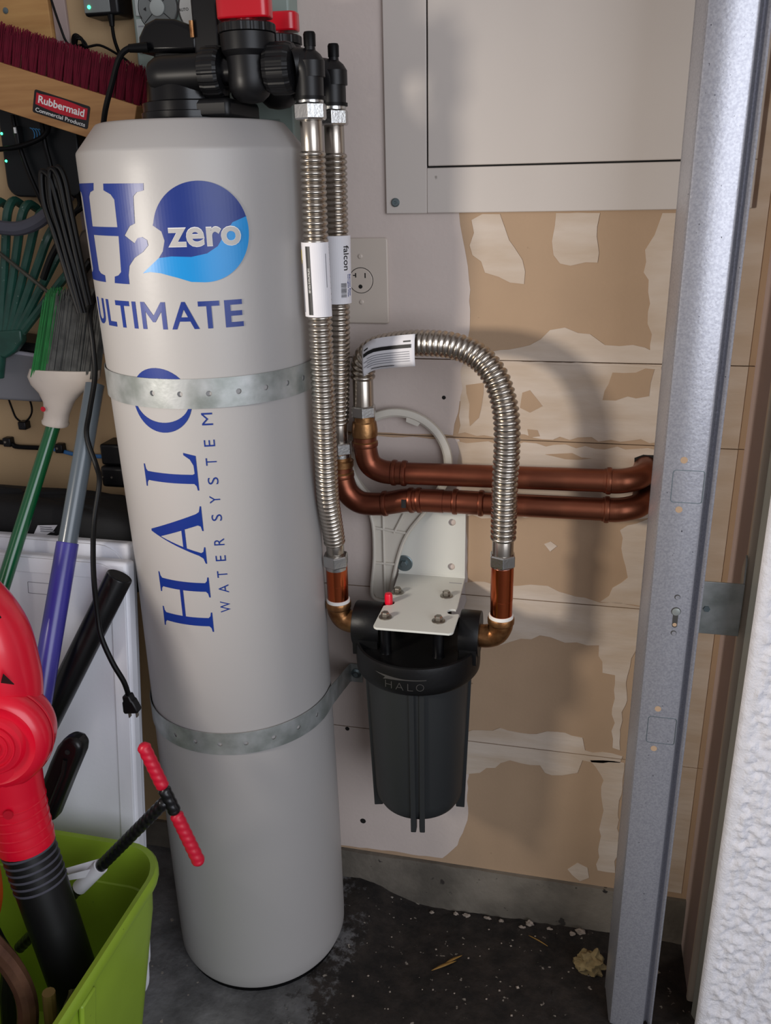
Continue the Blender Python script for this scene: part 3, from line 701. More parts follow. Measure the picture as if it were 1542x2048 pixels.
# paper labels wrapped round the hoses
def hose_label(name, parent, P, z0, z1, r, a0, a1, marks, mt='paper_label'):
    def axis(z):
        p = min(P, key=lambda q: abs(q.z-z)); return p
    pts = [axis(z0), axis(z1)]
    def fn(a, c, lift=0.0):
        k = (c - z0)/(z1-z0); o = pts[0].lerp(pts[1], k); rr_ = r + lift
        return (o.x + rr_*math.cos(a/r), o.y + rr_*math.sin(a/r), c)
    def nr(a, c): return (math.cos(a/r), math.sin(a/r), 0)
    u0, u1 = math.radians(a0)*r, math.radians(a1)*r
    def film(nm, v2, f2, mt_, lift, par):
        us = [v[0] for v in v2]; lo, hi = min(us), max(us); k = max(1, int((hi-lo)/0.0025))
        v2, f2 = cut2d(v2, f2, us=[lo+(hi-lo)*i/k for i in range(1, k)])
        return mesh(nm, sheet(v2, f2, lambda a, c: fn(a, c, lift), 0.0003, nr), mt_, par, smooth=0)
    lab = film(name, *fill2d([[(u0, z0), (u1, z0), (u1, z1), (u0, z1)]]), mt, 0.0, parent)
    for kind, f0, f1_, g0, g1, mt_ in marks:
        lo, hi = u0+(u1-u0)*f0, u0+(u1-u0)*f1_; zl, zh = z0+(z1-z0)*g0, z0+(z1-z0)*g1
        if kind == 'bar': v2, f2 = fill2d([[(lo, zl), (hi, zl), (hi, zh), (lo, zh)]])
        else:                                    # text running downward
            v2, f2 = text2d(kind, height=hi-lo, width=zh-zl, bold=0.01)
            v2 = [(lo + c, zh - a) for a, c in v2]
        film('print', v2, f2, mt_, 0.0004, lab)
rl = random.Random(2)
lines = [('bar', 0.06+0.045*i, 0.075+0.045*i, 0.06, rl.uniform(0.75, 0.95), 'label_grey') for i in range(4)]
hose_label('label', hf, PF, 1.112, 1.203, 0.0186, -175, -15, lines + [('bar', 0.13, 0.17, 0.72, 0.90, 'label_yellow'), ('bar', 0.36, 0.48, 0.03, 0.95, 'label_black'), ('INSTRUCTIONS FOR USE', 0.395, 0.445, 0.33, 0.66, 'white_text'), ('bar', 0.86, 0.88, 0.4, 0.85, 'label_grey')])
codes = [('bar', 0.42, 0.60, 0.10+0.012*i, 0.10+0.012*i+rl.choice((0.004, 0.007)), 'label_black') for i in range(18)]
hose_label('label', hb, PB, 1.115, 1.205, 0.0182, -120, 20, codes + [('falcon', 0.52, 0.72, 0.50, 0.86, 'label_black'), ('Stainless Steel', 0.74, 0.80, 0.12, 0.44, 'label_blue'), ('Corrugated Water', 0.64, 0.70, 0.10, 0.44, 'label_blue')])
# folded flag label on the arched hose
lab = B()
cen = [Vector((-0.3170, -0.086, 1.0340)), Vector((-0.300, -0.092, 1.0450)), Vector((-0.270, -0.101, 1.0515)), Vector((-0.236, -0.110, 1.0565))]
cs = spline(cen, 4); vs = []; fs = []
hh = [(0.0185, 0.016), (0.0205, 0.004), (0.0135, -0.0005), (0.0, -0.002), (-0.014, -0.001), (-0.023, 0.002)]
for p in cs:
    for dz, dy in hh: vs.append((p.x, p.y + dy, p.z + dz))
K = len(hh)
fs = [(i*K+k, (i+1)*K+k, (i+1)*K+k+1, i*K+k+1) for i in range(len(cs)-1) for k in range(K-1)]
lb = mesh('label', (vs, fs), 'paper_label', hl_, smooth=60, solid=0.0004)
def flag_pt(f, g):
    k = f*(len(cs)-1); i = min(len(cs)-2, int(k)); p = cs[i].lerp(cs[i+1], k-i); 
    return (p.x, p.y - 0.0028 + (0.0015 if g > 0.010 else 0) + (0.002 if g > 0.014 else 0), p.z + g)
def flag_bar(f0, f1_, g0, g1, mt_):
    n = 6; vs = []; 
    for i in range(n+1):
        for g in (g0, g1): vs.append(flag_pt(f0+(f1_-f0)*i/n, g))
    mesh('print', (vs, [(2*i, 2*i+2, 2*i+3, 2*i+1) for i in range(n)]), mt_, lb, smooth=0, solid=0.0003)
flag_bar(0.08, 0.93, 0.0035, 0.0085, 'label_black')
for i in range(5): flag_bar(0.1 if i % 2 else 0.2, 0.9, -0.002-0.0032*i, -0.001-0.0032*i, 'label_grey')
flag_bar(0.1, 0.22, 0.0115, 0.0135, 'label_black'); flag_bar(0.82, 0.92, 0.0115, 0.0135, 'label_black'); flag_bar(0.3, 0.7, -0.0195, -0.0185, 'label_black')

# ------------------------------------------------------------------ copper supply pipes
RC = 0.0168
def press_ring(par, o, d, r=RC):
    mesh('press_ring', B().lathe([(r*1.02, -0.0045), (r*1.16, -0.003), (r*1.19, 0), (r*1.16, 0.003), (r*1.02, 0.0045)], o, d, 28), 'copper_dull', par)
def fitting(par, path, r=RC*1.06):
    mesh('elbow', B().tube(path, r, 24), 'copper_dull', par)
def brass_adapter(par, c, z0, z1):
    mesh('brass_adapter', B().lathe([(0.0150, z0-0.004), (0.0190, z0), (0.0195, z0+0.004), (0.0172, z0+0.006), (0.0172, z0+0.011), (0.0192, z0+0.013), (0.0196, z0+0.022), (0.0180, z1-0.005), (0.0160, z1-0.003), (0.0160, z1+0.004)], (c[0], c[1], 0), n=28), 'brass', par)
PY = -0.055
t = thing('copper_pipe', 'upper copper pipe rising by an elbow into the arched hose', 'pipe', (-0.10, PY, 0.845), 'copper supply pipes')
mesh('pipe', B().tube([(-0.27, PY, 0.8595), (0.045, PY, 0.8645)], RC, 28), 'copper_dull', t)
fitting(t, spline([(-0.3250, PY, 0.915), (-0.3248, PY, 0.897), (-0.318, PY, 0.872), (-0.297, PY, 0.8605), (-0.262, PY, 0.8597)], 8))
for x in (-0.2805, -0.2650): press_ring(t, (x, PY, 0.8597), (1, 0, 0))
press_ring(t, (-0.3250, PY, 0.9035), (0, 0, 1)); 
brass_adapter(t, (-0.3250, PY), 0.903, 0.942)
fitting(t, spline([(0.028, PY, 0.8642), (0.050, PY, 0.8648), (0.072, PY+0.012, 0.8665), (0.084, -0.025, 0.869), (0.087, 0.0, 0.870)], 6))
press_ring(t, (0.0345, PY, 0.8643), (1, 0, 0))
t = thing('copper_pipe', 'lower copper pipe with press couplings below its straight twin', 'pipe', (-0.10, PY, 0.80), 'copper supply pipes')
mesh('pipe', B().tube([(-0.215, PY, 0.8180), (0.045, PY, 0.8205)], RC, 28), 'copper_dull', t)
fitting(t, spline([(-0.3640, PY, 0.865), (-0.3634, PY, 0.850), (-0.355, PY, 0.824), (-0.335, PY, 0.8085), (-0.305, PY, 0.8075), (-0.292, PY, 0.8100)], 8))
fitting(t, spline([(-0.300, PY, 0.8080), (-0.280, PY, 0.8125), (-0.262, PY, 0.8165), (-0.236, PY, 0.8178), (-0.205, PY, 0.8182)], 6))
for x, z in ((-0.2960, 0.8090), (-0.2545, 0.8170), (-0.2420, 0.8176)): press_ring(t, (x, PY, z), (1, 0.0, 0.1))
mesh('coupling', B().lathe([(RC*1.04, -0.190), (RC*1.06, -0.188), (RC*1.06, -0.146), (RC*1.04, -0.144)], (0, PY, 0.8187), (1, 0, 0), 28), 'copper_bright' if False else 'copper_dull', t)
for x in (-0.1870, -0.1480): press_ring(t, (x, PY, 0.8187), (1, 0, 0))
mesh('fitting_mark', B().box((-0.2665, PY-0.0186, 0.8105), (-0.2595, PY-0.0172, 0.8235)), 'label_black', t)
press_ring(t, (-0.3640, PY, 0.8520), (0, 0, 1))
brass_adapter(t, (-0.3640, PY), 0.853, 0.880)
fitting(t, spline([(0.028, PY, 0.8204), (0.050, PY, 0.8208), (0.074, PY+0.012, 0.8225), (0.086, -0.025, 0.825), (0.089, 0.0, 0.826)], 6))
press_ring(t, (0.0345, PY, 0.8204), (1, 0, 0))
# rough hole in the drywall round the pipes
mesh('wall_hole', sheet(*fill2d([jag([(0.070, 0.884), (0.082, 0.8895), (0.106, 0.889), (0.108, 0.806), (0.074, 0.808)], 0.002, 0.008, 77)]), lambda a, c: (a, -0.0016, c), 0.0008, lambda a, c: (0, -1, 0)), 'dark_gap', wall, smooth=0)

# ------------------------------------------------------------------ filter unions: copper nipple, tape, brass elbow
FX, FY = -0.2320, -0.125
for (x, xe, zt, lbl) in ((-0.3566, -0.322, 0.7325, 'copper nipple on brass elbow feeding the filter beside the tank'), (-0.1070, -0.141, 0.7500, 'copper nipple on brass elbow leaving the filter beneath the arched hose')):
    t = thing('filter_union', lbl, 'pipe fitting', (x, FY, 0.62))
    zb = 0.672 if x < -0.2 else 0.669
    mesh('copper_nipple', B().lathe([(0.0150, zb-0.012), (0.0162, zb-0.010), (0.0162, zb+0.028), (0.0165, zb+0.0285), (0.0165, zt)], (x, FY, 0), n=32), 'copper_bright', t)
    mesh('thread_tape', B().lathe([(0.0165, zb-0.002), (0.0180, zb-0.001), (0.0180, zb+0.003), (0.0166, zb+0.004)], (x, FY, 0), n=32), 'teflon', t)
    sg = 1 if xe > x else -1
    path = spline([(x, FY, zb-0.006), (x, FY, zb-0.016), (x+sg*0.007, FY, zb-0.029), (x+sg*0.020, FY, zb-0.0345), (xe, FY, zb-0.035)], 7)
    el = mesh('brass_elbow', B().tube(path, [0.0175]*len(path), 26), 'brass', t)
    mesh('elbow_bead', B().lathe([(0.0178, zb-0.012), (0.0196, zb-0.010), (0.0198, zb-0.003), (0.0190, zb-0.001)], (x, FY, 0), n=32), 'brass', el)

# ------------------------------------------------------------------ black filter housing
t = thing('water_filter', 'black cartridge filter housing with ribbed sump under white bracket', 'water filter', (FX, FY, 0.31))
sp = [(0.03, 0.325), (0.055, 0.327), (0.064, 0.332), (0.0695, 0.342), (0.0712, 0.355), (0.0785, 0.555), (0.079, 0.58)]
sump = mesh('sump', B().lathe(sp, (FX, FY, 0), n=64), 'sump_plastic', t)
for k in range(4):
    a = math.radians(-81 + 90*k)
    for da in (-0.095, 0.095):
        aa = a + da; d = Vector((math.cos(aa), math.sin(aa), 0)); w = Vector((-math.sin(a), math.cos(a), 0))
        loop = [(0.060, 0.314), (0.074, 0.314), (0.0755, 0.36), (0.0825, 0.572), (0.060, 0.572)]
        o = Vector((FX, FY, 0)) - w*0.0042
        rb = B().prism(loop, o, d, (0, 0, 1), 0.0)
        n = len(loop); p = [o + d*r_ + Vector((0, 0, h)) for r_, h in loop]; q = [v + w*0.0084 for v in p]
        mesh('rib', (p+q, [tuple(reversed(range(n))), tuple(range(n, 2*n))] + [(i, (i+1) % n, n+(i+1) % n, n+i) for i in range(n)]), 'sump_plastic', sump, smooth=0, bevel=0.0012)
cap = mesh('cap', B().lathe([(0.080, 0.576), (0.0915, 0.5755), (0.0945, 0.580), (0.0950, 0.590), (0.0950, 0.614), (0.0935, 0.620), (0.0905, 0.621), (0.0885, 0.619), (0.0875, 0.612), (0.060, 0.612), (0.03, 0.613), (0.02, 0.613)], (FX, FY, 0), n=72), 'cap_plastic', t, smooth=35)
for x0, x1, sg in ((-0.3290, -0.2865, -1), (-0.1665, -0.1370, 1)):
    pt = mesh('port', B().lathe([(0.034, x0), (0.0345, x0+0.001), (0.0345, x1-0.001), (0.034, x1)], (0, FY, 0.637), (1, 0, 0), n=40), 'cap_plastic', cap)
    mesh('port_web', B().box((x0+0.002, FY-0.032, 0.600), (x1-0.002, FY+0.032, 0.640)), 'cap_plastic', cap)
BOLTS = [(-0.2735, -0.0785), (-0.1965, -0.0765), (-0.2735, -0.1625), (-0.1945, -0.1595)]
for (x, y) in BOLTS:
    mesh('boss', B().lathe([(0.0105, 0.610), (0.0085, 0.616), (0.0082, 0.6668)], (x, y, 0), n=20), 'black_gloss', cap)
mesh('pressure_button', B().lathe([(0.0062, 0.660), (0.0062, 0.682), (0.0052, 0.6855), (0.003, 0.686)], (-0.2795, -0.1140, 0), n=16), 'red_plastic', t)
# raised maker's name on the cap
def on_cap(u, z): r = 0.0953; return (FX + r*math.cos(u/r), FY + r*math.sin(u/r), z)
def cap_film(nm, v2, f2):
    lo = min(v[0] for v in v2); hi = max(v[0] for v in v2); k = max(1, int((hi-lo)/0.004))
    v2, f2 = cut2d(v2, f2, us=[lo+(hi-lo)*i/k for i in range(1, k)])
    mesh(nm, sheet(v2, f2, on_cap, 0.0005, lambda u, z: (math.cos(u/0.0953), math.sin(u/0.0953), 0)), 'emboss_black', cap, smooth=0)
U0 = math.radians(-109)*0.0953
for ch, du, w in (('H', 0.0, 0.0105), ('A', 0.0165, 0.012), ('L', 0.0345, 0.008), ('O', 0.0470, 0.0115)):
    v2, f2 = text2d(ch, height=0.0115, width=w, bold=-0.025)
    cap_film('raised_letter', move2(v2, U0+du, 0.5855), f2)
sw = [(-0.018, 0.606), (0.0, 0.6055), (0.03, 0.6035), (0.062, 0.6035), (0.062, 0.6025), (0.03, 0.6020), (0.004, 0.6000), (-0.004, 0.598), (0.0, 0.6025), (-0.012, 0.6045)]
cap_film('raised_swoosh', *fill2d([[(U0+a, c) for a, c in sw]]))

# ------------------------------------------------------------------ white L bracket
t = thing('filter_bracket', 'white steel L bracket bolted over the filter and screwed to the wall', 'bracket', (-0.23, -0.002, 0.667))
def notch(cx, cy, r, a0, a1, n=10): return [(cx+r*math.cos(math.radians(a0+(a1-a0)*i/n)), cy+r*math.sin(math.radians(a0+(a1-a0)*i/n))) for i in range(n+1)]
loop = notch(-0.2770, -0.1885, 0.008, 180, 270, 4) + notch(-0.1760, -0.1860, 0.008, 270, 360, 4) + [(-0.168, -0.134)] + notch(-0.1755, -0.1265, 0.0080, -40, -290, 12)[0:1] + notch(-0.1790, -0.1265, 0.0080, -60, -300, 12) + [(-0.174, -0.114), (-0.178, -0.002), (-0.288, -0.002), (-0.2800, -0.102)] + notch(-0.2790, -0.1140, 0.0085, 100, -100, 12) + [(-0.285, -0.126)]
v2, f2 = fill2d([loop])
mesh('plate', sheet(v2, f2, lambda a, c: (a, c, 0.6702), 0.0034, lambda a, c: (0, 0, 1)), 'bracket_white', t, smooth=0, bevel=0.0006)
loop = [(-0.288, 0.667), (-0.178, 0.667), (-0.178, 0.800), (-0.186, 0.806), (-0.280, 0.806), (-0.288, 0.798)]
v2, f2 = fill2d([loop, circ(0.0058, 16, -0.1995, 0.765), circ(0.0058, 16, -0.2003, 0.688)])
mesh('back_plate', sheet(v2, f2, lambda a, c: (a, -0.0056, c), 0.0036, lambda a, c: (0, -1, 0)), 'bracket_white', t, smooth=0, bevel=0.0006)
mesh('fold', B().tube([(-0.288, -0.0045, 0.6695), (-0.178, -0.0045, 0.6695)], 0.0028, 12), 'bracket_white', t)
for (x, y) in BOLTS:
    bo = mesh('bolt', B().lathe([(0.0058, 0.672), (0.0062, 0.673), (0.0062, 0.6775), (0.0052, 0.679)], (x, y, 0), n=6), 'bolt_steel', t, smooth=0)
    mesh('washer', B().lathe([(0.0098, 0.6702), (0.0098, 0.6716), (0.0085, 0.6722), (0.006, 0.6722)], (x, y, 0), n=28), 'bolt_steel', bo)
wa = mesh('washer', B().lathe([(0.0140, 0.0), (0.0140, 0.0014), (0.0130, 0.002), (0.006, 0.002)], (-0.2780, -0.0056, 0.6885), (0, -1, 0), 32), 'zinc_washer', t)
mesh('lag_bolt', B().lathe([(0.0055, 0.002), (0.0058, 0.003), (0.0058, 0.0065), (0.0048, 0.0075)], (-0.2780, -0.0056, 0.6885), (0, -1, 0), 6), 'zinc_washer', wa, smooth=0)
mesh('stamped_mark', B().box((-0.200, -0.0285, 0.6702), (-0.180, -0.0270, 0.6705)), 'label_grey', t)

# ------------------------------------------------------------------ white plastic filter wrench hanging behind the pipes
t = thing('filter_wrench', 'white plastic ring spanner hanging on the wall behind the copper pipes', 'wrench', (-0.285, -0.01, 0.623))
WX, WZ, WR = -0.2830, 0.8645, 0.0845
ring = []
mesh('ring', B().lathe([(WR-0.0125, 0.0), (WR, 0.0), (WR+0.001, 0.004), (WR, 0.009), (WR-0.004, 0.011), (WR-0.009, 0.011), (WR-0.0125, 0.008), (WR-0.0125, 0.0)], (WX, -0.010, WZ), (0, -1, 0), 72, caps=False), 'wrench_plastic', t)
for a in (70, 160, 250, 340):
    d = Vector((math.cos(math.radians(a)), 0, math.sin(math.radians(a)))); w = Vector((-d.z, 0, d.x))
    c = Vector((WX, -0.015, WZ)) + d*(WR-0.014)
    mesh('lug', B().box(c-Vector((0.004, 0.0045, 0.011)), c+Vector((0.004, 0.0045, 0.011)), Matrix(((d.x, 0, w.x), (0, 1, 0), (d.z, 0, w.z)))), 'wrench_plastic', t, bevel=0.001) if False else mesh('lug', B().prism([(-0.005, -0.010), (0.004, -0.012), (0.004, 0.012), (-0.005, 0.010)], c + Vector((0, 0.0045, 0)), d, w, 0.009), 'wrench_plastic', t, bevel=0.001)
hnd = [(-0.338, 0.802), (-0.326, 0.760), (-0.325, 0.70), (-0.331, 0.640), (-0.324, 0.624), (-0.300, 0.624), (-0.299, 0.640), (-0.2865, 0.70), (-0.270, 0.745), (-0.240, 0.786), (-0.262, 0.789), (-0.283, 0.7915), (-0.308, 0.794)]
h0 = mesh('handle', sheet(*fill2d([hnd]), lambda a, c: (a, -0.0145, c), 0.0035, lambda a, c: (0, -1, 0)), 'wrench_plastic', t, smooth=0)
rim = spline([(a, -0.0175, c) for a, c in hnd[:10]], 4)
mesh('handle_rim', B().tube(rim, 0.0032, 8), 'wrench_plastic', h0)
for pts in ([(-0.309, 0.794), (-0.309, 0.630)], [(-0.326, 0.752), (-0.272, 0.746)], [(-0.325, 0.690), (-0.291, 0.690)], [(-0.270, 0.790), (-0.292, 0.745)]):
    mesh('web', B().tube([(pts[0][0], -0.0165, pts[0][1]), (pts[1][0], -0.0165, pts[1][1])], 0.0022, 8), 'wrench_plastic', h0)
# ------------------------------------------------------------------ things on the left: materials
mat('broom_wood', srgb(186, 138, 86), 0.55, col2=srgb(160, 112, 66), vscale=14, stretch=(0.4, 1, 6))
mat('maroon_bristle', srgb(112, 4, 36), 0.6, spec=0.15, vary=0.35, vscale=40)
mat('grey_bristle', srgb(92, 92, 88), 0.6, vary=0.5, vscale=60)
mat('green_bristle', srgb(20, 120, 50), 0.5, vary=0.3, vscale=60)
mat('broom_white', srgb(208, 196, 184), 0.45, vary=0.08, vscale=25, speck=(srgb(90, 80, 74), 90, 0.72))
mat('green_paint', srgb(8, 92, 50), 0.22, coat=0.4, vary=0.1, vscale=10)
mat('pole_grey', srgb(84, 94, 102), 0.26, coat=0.3)
mat('pole_blue', srgb(64, 58, 150), 0.3, coat=0.2, vary=0.15, vscale=12)
mat('rake_green', srgb(34, 78, 66), 0.4, vary=0.3, vscale=50, speck=(srgb(170, 180, 170), 160, 0.72))
mat('rake_metal', srgb(90, 88, 78), 0.5, 0.6, vary=0.3, vscale=60)
mat('grey_tube', srgb(72, 72, 82), 0.7, vary=0.1, vscale=30)
mat('bin_grey', srgb(120, 120, 124), 0.45)
mat('bin_rim', srgb(176, 174, 184), 0.3)
mat('table_white', srgb(238, 239, 246), 0.45, vary=0.03, vscale=5, bump=0.05, bscale=150)
mat('bag_fabric', srgb(20, 20, 22), 0.75, vary=0.4, vscale=12, bump=0.3, bscale=30)
mat('vac_black', srgb(14, 14, 15), 0.3, spec=0.4)
mat('nozzle_black', srgb(14, 14, 15), 0.32, spec=0.4)
mat('blower_black', srgb(20, 20, 21), 0.42, spec=0.35, vary=0.3, vscale=20)
mat('tote_green', srgb(146, 176, 50), 0.42, vary=0.12, vscale=9, speck=(srgb(70, 80, 40), 60, 0.74))
mat('controller_case', srgb(142, 156, 148), 0.45, vary=0.05, vscale=15)
mat('controller_key', srgb(176, 182, 178), 0.45)
mat('dial_face', srgb(206, 206, 200), 0.5)
mat('router_black', srgb(18, 22, 24), 0.4, spec=0.3)
mat('adapter_grey', srgb(120, 124, 122), 0.4, vary=0.1, vscale=40)
mat('led_green', srgb(60, 220, 140), 0.3, emit=(srgb(60, 240, 150), 6.0))
mat('globe_blue', srgb(60, 130, 180), 0.4)
mat('sticker_red', srgb(190, 16, 40), 0.35)
mat('blue_cable', srgb(60, 120, 180), 0.4)
mat('paper_bag', srgb(120, 108, 98), 0.8, vary=0.3, vscale=14, bump=0.4, bscale=25)
mat('rust_steel', srgb(120, 84, 66), 0.35, 0.5, col2=srgb(76, 50, 42), vscale=20, bump=0.1, bscale=60)
mat('olive_wood', srgb(120, 100, 52), 0.6, vary=0.3, vscale=20)
mat('glove', srgb(96, 98, 50), 0.8, vary=0.4, vscale=20, bump=0.3, bscale=50)
mat('orange_plastic', srgb(214, 78, 24), 0.4)
mat('rope_black', srgb(16, 16, 18), 0.3)
mat('rope_red', srgb(200, 20, 50), 0.4)
mat('leaf_dry', srgb(150, 112, 50), 0.7, vary=0.3, vscale=60)
mat('foam_rock', srgb(150, 130, 90), 0.9, vary=0.4, vscale=60, bump=0.6, bscale=120)
mat('plaster_flake', srgb(160, 146, 134), 0.9, vary=0.3, vscale=60)

def cable(name, label, cat, pts, r, mt='black_rubber', parent=None, group=None, per=8):
    o = mesh(name, B().tube(spline(pts, per), r, 10), mt, parent)
    if label: tag(o, label, cat, group)
    return o

# ------------------------------------------------------------------ plywood board and narrow mauve strip on the wall
o = thing('plywood_board', 'yellow plywood board screwed to the wall above the push broom', 'board', (-0.95, -0.006, 1.4745))
mesh('board', B().box((-1.25, -0.013, 1.4745), (-0.7815, -0.0002, 1.85)), 'plywood', o, bevel=0.001)
mesh('screw', B().lathe([(0.0042, 0), (0.0042, 0.001), (0.002, 0.0014)], (-0.8500, -0.013, 1.5130), (0, -1, 0), 12), 'zinc_washer', o)
struct(mesh('wall_strip', B().box((-0.7805, -0.006, 1.02), (-0.7590, -0.0002, 2.2)), 'jamb_paint', bevel=0.001))  # thin upright strip coloured darker than the tan wall beside the plywood

# ------------------------------------------------------------------ irrigation controller behind the valve head
t = thing('irrigation_controller', 'grey green wall controller with keypad and dial behind the valve head', 'controller', (-0.53, 0, 1.31))
loop = [(-0.6395, 1.352), (-0.438, 1.352), (-0.438, 1.322), (-0.4150, 1.322), (-0.4135, 1.66), (-0.6370, 1.66)]
mesh('case', B().prism(loop, (0, -0.0005, 0), (1, 0, 0), (0, 0, 1), 0.039), 'controller_case', t, bevel=0.003)
yk = -0.0395
for (x0, x1, z0, z1) in ((-0.6325, -0.6155, 1.4890, 1.5150), (-0.6335, -0.6180, 1.4440, 1.4860)):
    k = mesh('key', B().box((x0, yk-0.003, z0), (x1, yk, z1)), 'controller_key', t, bevel=0.0012)
for i in range(2):
    mesh('print', B().box((-0.630, yk-0.0034, 1.476-0.018*i), (-0.622, yk-0.003, 1.4775-0.018*i)), 'label_grey', t)
pad = mesh('keypad', B().lathe([(0.0275, 0), (0.0275, 0.003), (0.0265, 0.004)], (-0.5985, yk, 1.4975), (0, -1, 0), 40), 'adapter_grey', t)
mesh('keypad_rim', B().lathe([(0.0285, 0), (0.0292, 0.002), (0.0292, 0.003), (0.0280, 0.003)], (-0.5985, yk, 1.4975), (0, -1, 0), 40, caps=False), 'emboss_black', t)
mesh('center_button', B().lathe([(0.0105, 0.004), (0.0105, 0.006), (0.009, 0.0068)], (-0.5985, yk, 1.4975), (0, -1, 0), 28), 'controller_key', pad)
for lo, hi in (((-0.6015, 1.5160), (-0.5955, 1.5172)), ((-0.5991, 1.5136), (-0.5979, 1.5196))):
    mesh('plus_sign', B().box((lo[0], yk-0.0046, lo[1]), (hi[0], yk-0.0040, hi[1])), 'label_black', pad)
mesh('arrow_mark', B().prism([(0.0, 0.0), (0.004, -0.0025), (0.004, 0.0025)], (-0.6195, yk-0.004, 1.4965), (1, 0, 0), (0, 0, 1), 0.0005), 'label_black', pad)
for a in (40, 140, 220, 320):
    d = Vector((math.cos(math.radians(a)), 0, math.sin(math.radians(a))))
    c = Vector((-0.5985, yk-0.0042, 1.4975))
    mesh('divider', B().tube([c + d*0.011, c + d*0.027], 0.0005, 6), 'label_black', pad)
dl = mesh('dial', B().lathe([(0.0300, 0), (0.0300, 0.004), (0.0290, 0.005)], (-0.5370, yk, 1.4935), (0, -1, 0), 48), 'dial_face', t)
mesh('dial_rim', B().lathe([(0.0312, 0), (0.0322, 0.002), (0.0322, 0.0035), (0.0306, 0.0035)], (-0.5370, yk, 1.4935), (0, -1, 0), 48, caps=False), 'emboss_black', t)
for s_, a, r_ in (('AUTO', 182, 0.0235), ('SUN', 142, 0.0225), ('SAT', 120, 0.0225)):
    v2, f2 = text2d(s_, height=0.0036); w_ = max(v[0] for v in v2)
    ang = math.radians(a-180) if a > 175 else math.radians(a-180+10)
    v2 = rot2(move2(v2, -w_/2, -0.0018), ang)
    c = (-0.5370 + r_*math.cos(math.radians(a)), yk-0.005, 1.4935 + r_*math.sin(math.radians(a)))
    mesh('dial_print', plane_film(v2, f2, c, (1, 0, 0), (0, 0, 1), 0.0003), 'label_black', dl, smooth=0)

# ------------------------------------------------------------------ power adapter and wiring by the plywood
t = thing('power_adapter', 'black power adapter brick with green light hanging on the wall', 'adapter', (-0.682, -0.02, 1.488))
mesh('case', B().box((-0.7085, -0.044, 1.4925), (-0.6560, -0.0005, 1.575)), 'black_plastic', t, bevel=0.004)
mesh('face', B().box((-0.7070, -0.0452, 1.4965), (-0.6680, -0.0435, 1.575)), 'adapter_grey', t, bevel=0.0008)
mesh('indicator_light', B().lathe([(0.0024, 0), (0.0022, 0.0012)], (-0.6990, -0.0452, 1.5035), (0, -1, 0), 14), 'led_green', t)
mesh('strain_relief', B().lathe([(0.0032, 0), (0.0042, 0.008), (0.005, 0.014)], (-0.6705, -0.040, 1.4795), (0, 0, 1), 12), 'black_rubber', t)
mesh('lead', B().tube(spline([(-0.6705, -0.040, 1.485), (-0.6725, -0.034, 1.463), (-0.6690, -0.025, 1.440), (-0.6600, -0.022, 1.424), (-0.652, -0.022, 1.405), (-0.650, -0.020, 1.36)], 8), 0.0024, 10), 'black_rubber', t)
pts = [(-0.775, -0.016, 1.5300), (-0.7643, -0.018, 1.4901), (-0.7553, -0.016, 1.4648)]
rc = random.Random(8)
for k in range(4):
    for j in range(10):
        a = 2*PI*j/10 + 0.6*k
        pts.append((-0.742 + 0.0035*k + 0.0085*math.cos(a), -0.015 - 0.003*k + 0.002*math.cos(a*2), 1.464 - 0.0022*k + 0.0125*math.sin(a)))
pts += [(-0.7220, -0.026, 1.4590), (-0.7028, -0.022, 1.4602), (-0.6813, -0.014, 1.4486), (-0.664, -0.012, 1.4353), (-0.655, -0.012, 1.41)]
cable('coiled_cable', 'thin black cable tied in a small coil above the maroon bristles', 'cable', pts, 0.0017, per=5)

# ------------------------------------------------------------------ push broom
ANG = math.radians(-17.2)
BD = Vector((math.cos(ANG), 0, math.sin(ANG))); BU = Vector((-math.sin(ANG), 0, math.cos(ANG)))
BO = Vector((-0.7415, -0.084, 1.3808))      # middle of the block's front face
t = thing('push_broom', 'push broom with varnished wooden block and maroon bristles turned up', 'broom', BO + Vector((0, 0.02, -0.03)))
blk = rrect(0.60, 0.060, 0.006, 3, cx=-0.165)
blk = [(a if a < 0.10 else min(a, 0.114), c) for a, c in blk]
bk = mesh('block', B().prism(blk, BO + Vector((0, 0.041, 0)), BD, BU, 0.041), 'broom_wood', t, bevel=0.003)
lb = mesh('sticker', plane_film(*fill2d([rrect(0.0860, 0.0300, 0.003, 4)]), BO + BD*0.004 + BU*(-0.0045), BD, BU, 0.0005), 'label_black', bk, smooth=0)
red = [(-0.0395, -0.0035), (-0.0395, 0.0115)] + [(-0.0395+0.079*i/14, 0.0105+0.0025*math.sin(PI*i/14)) for i in range(1, 14)] + [(0.0395, 0.0115), (0.0395, -0.0035)] + [(0.0395-0.079*i/14, -0.0035-0.0030*math.sin(PI*i/14)) for i in range(1, 14)]
SO = BO + BD*0.004 + BU*(-0.0045) + Vector((0, -0.0005, 0))
mesh('sticker_panel', plane_film(*fill2d([red]), SO, BD, BU, 0.0003), 'sticker_red', lb, smooth=0)
v2, f2 = text2d('Rubbermaid', width=0.071, height=0.0100, bold=0.02)
mesh('sticker_text', plane_film(move2(v2, -0.0355, -0.0010), f2, SO + Vector((0, -0.0003, 0)), BD, BU, 0.0003), 'white_text', lb, smooth=0)
v2, f2 = text2d('Commercial Products', width=0.077, height=0.0052, bold=0.008)
mesh('sticker_text', plane_film(move2(v2, -0.0385, -0.0128), f2, SO, BD, BU, 0.0003), 'white_text', lb, smooth=0)
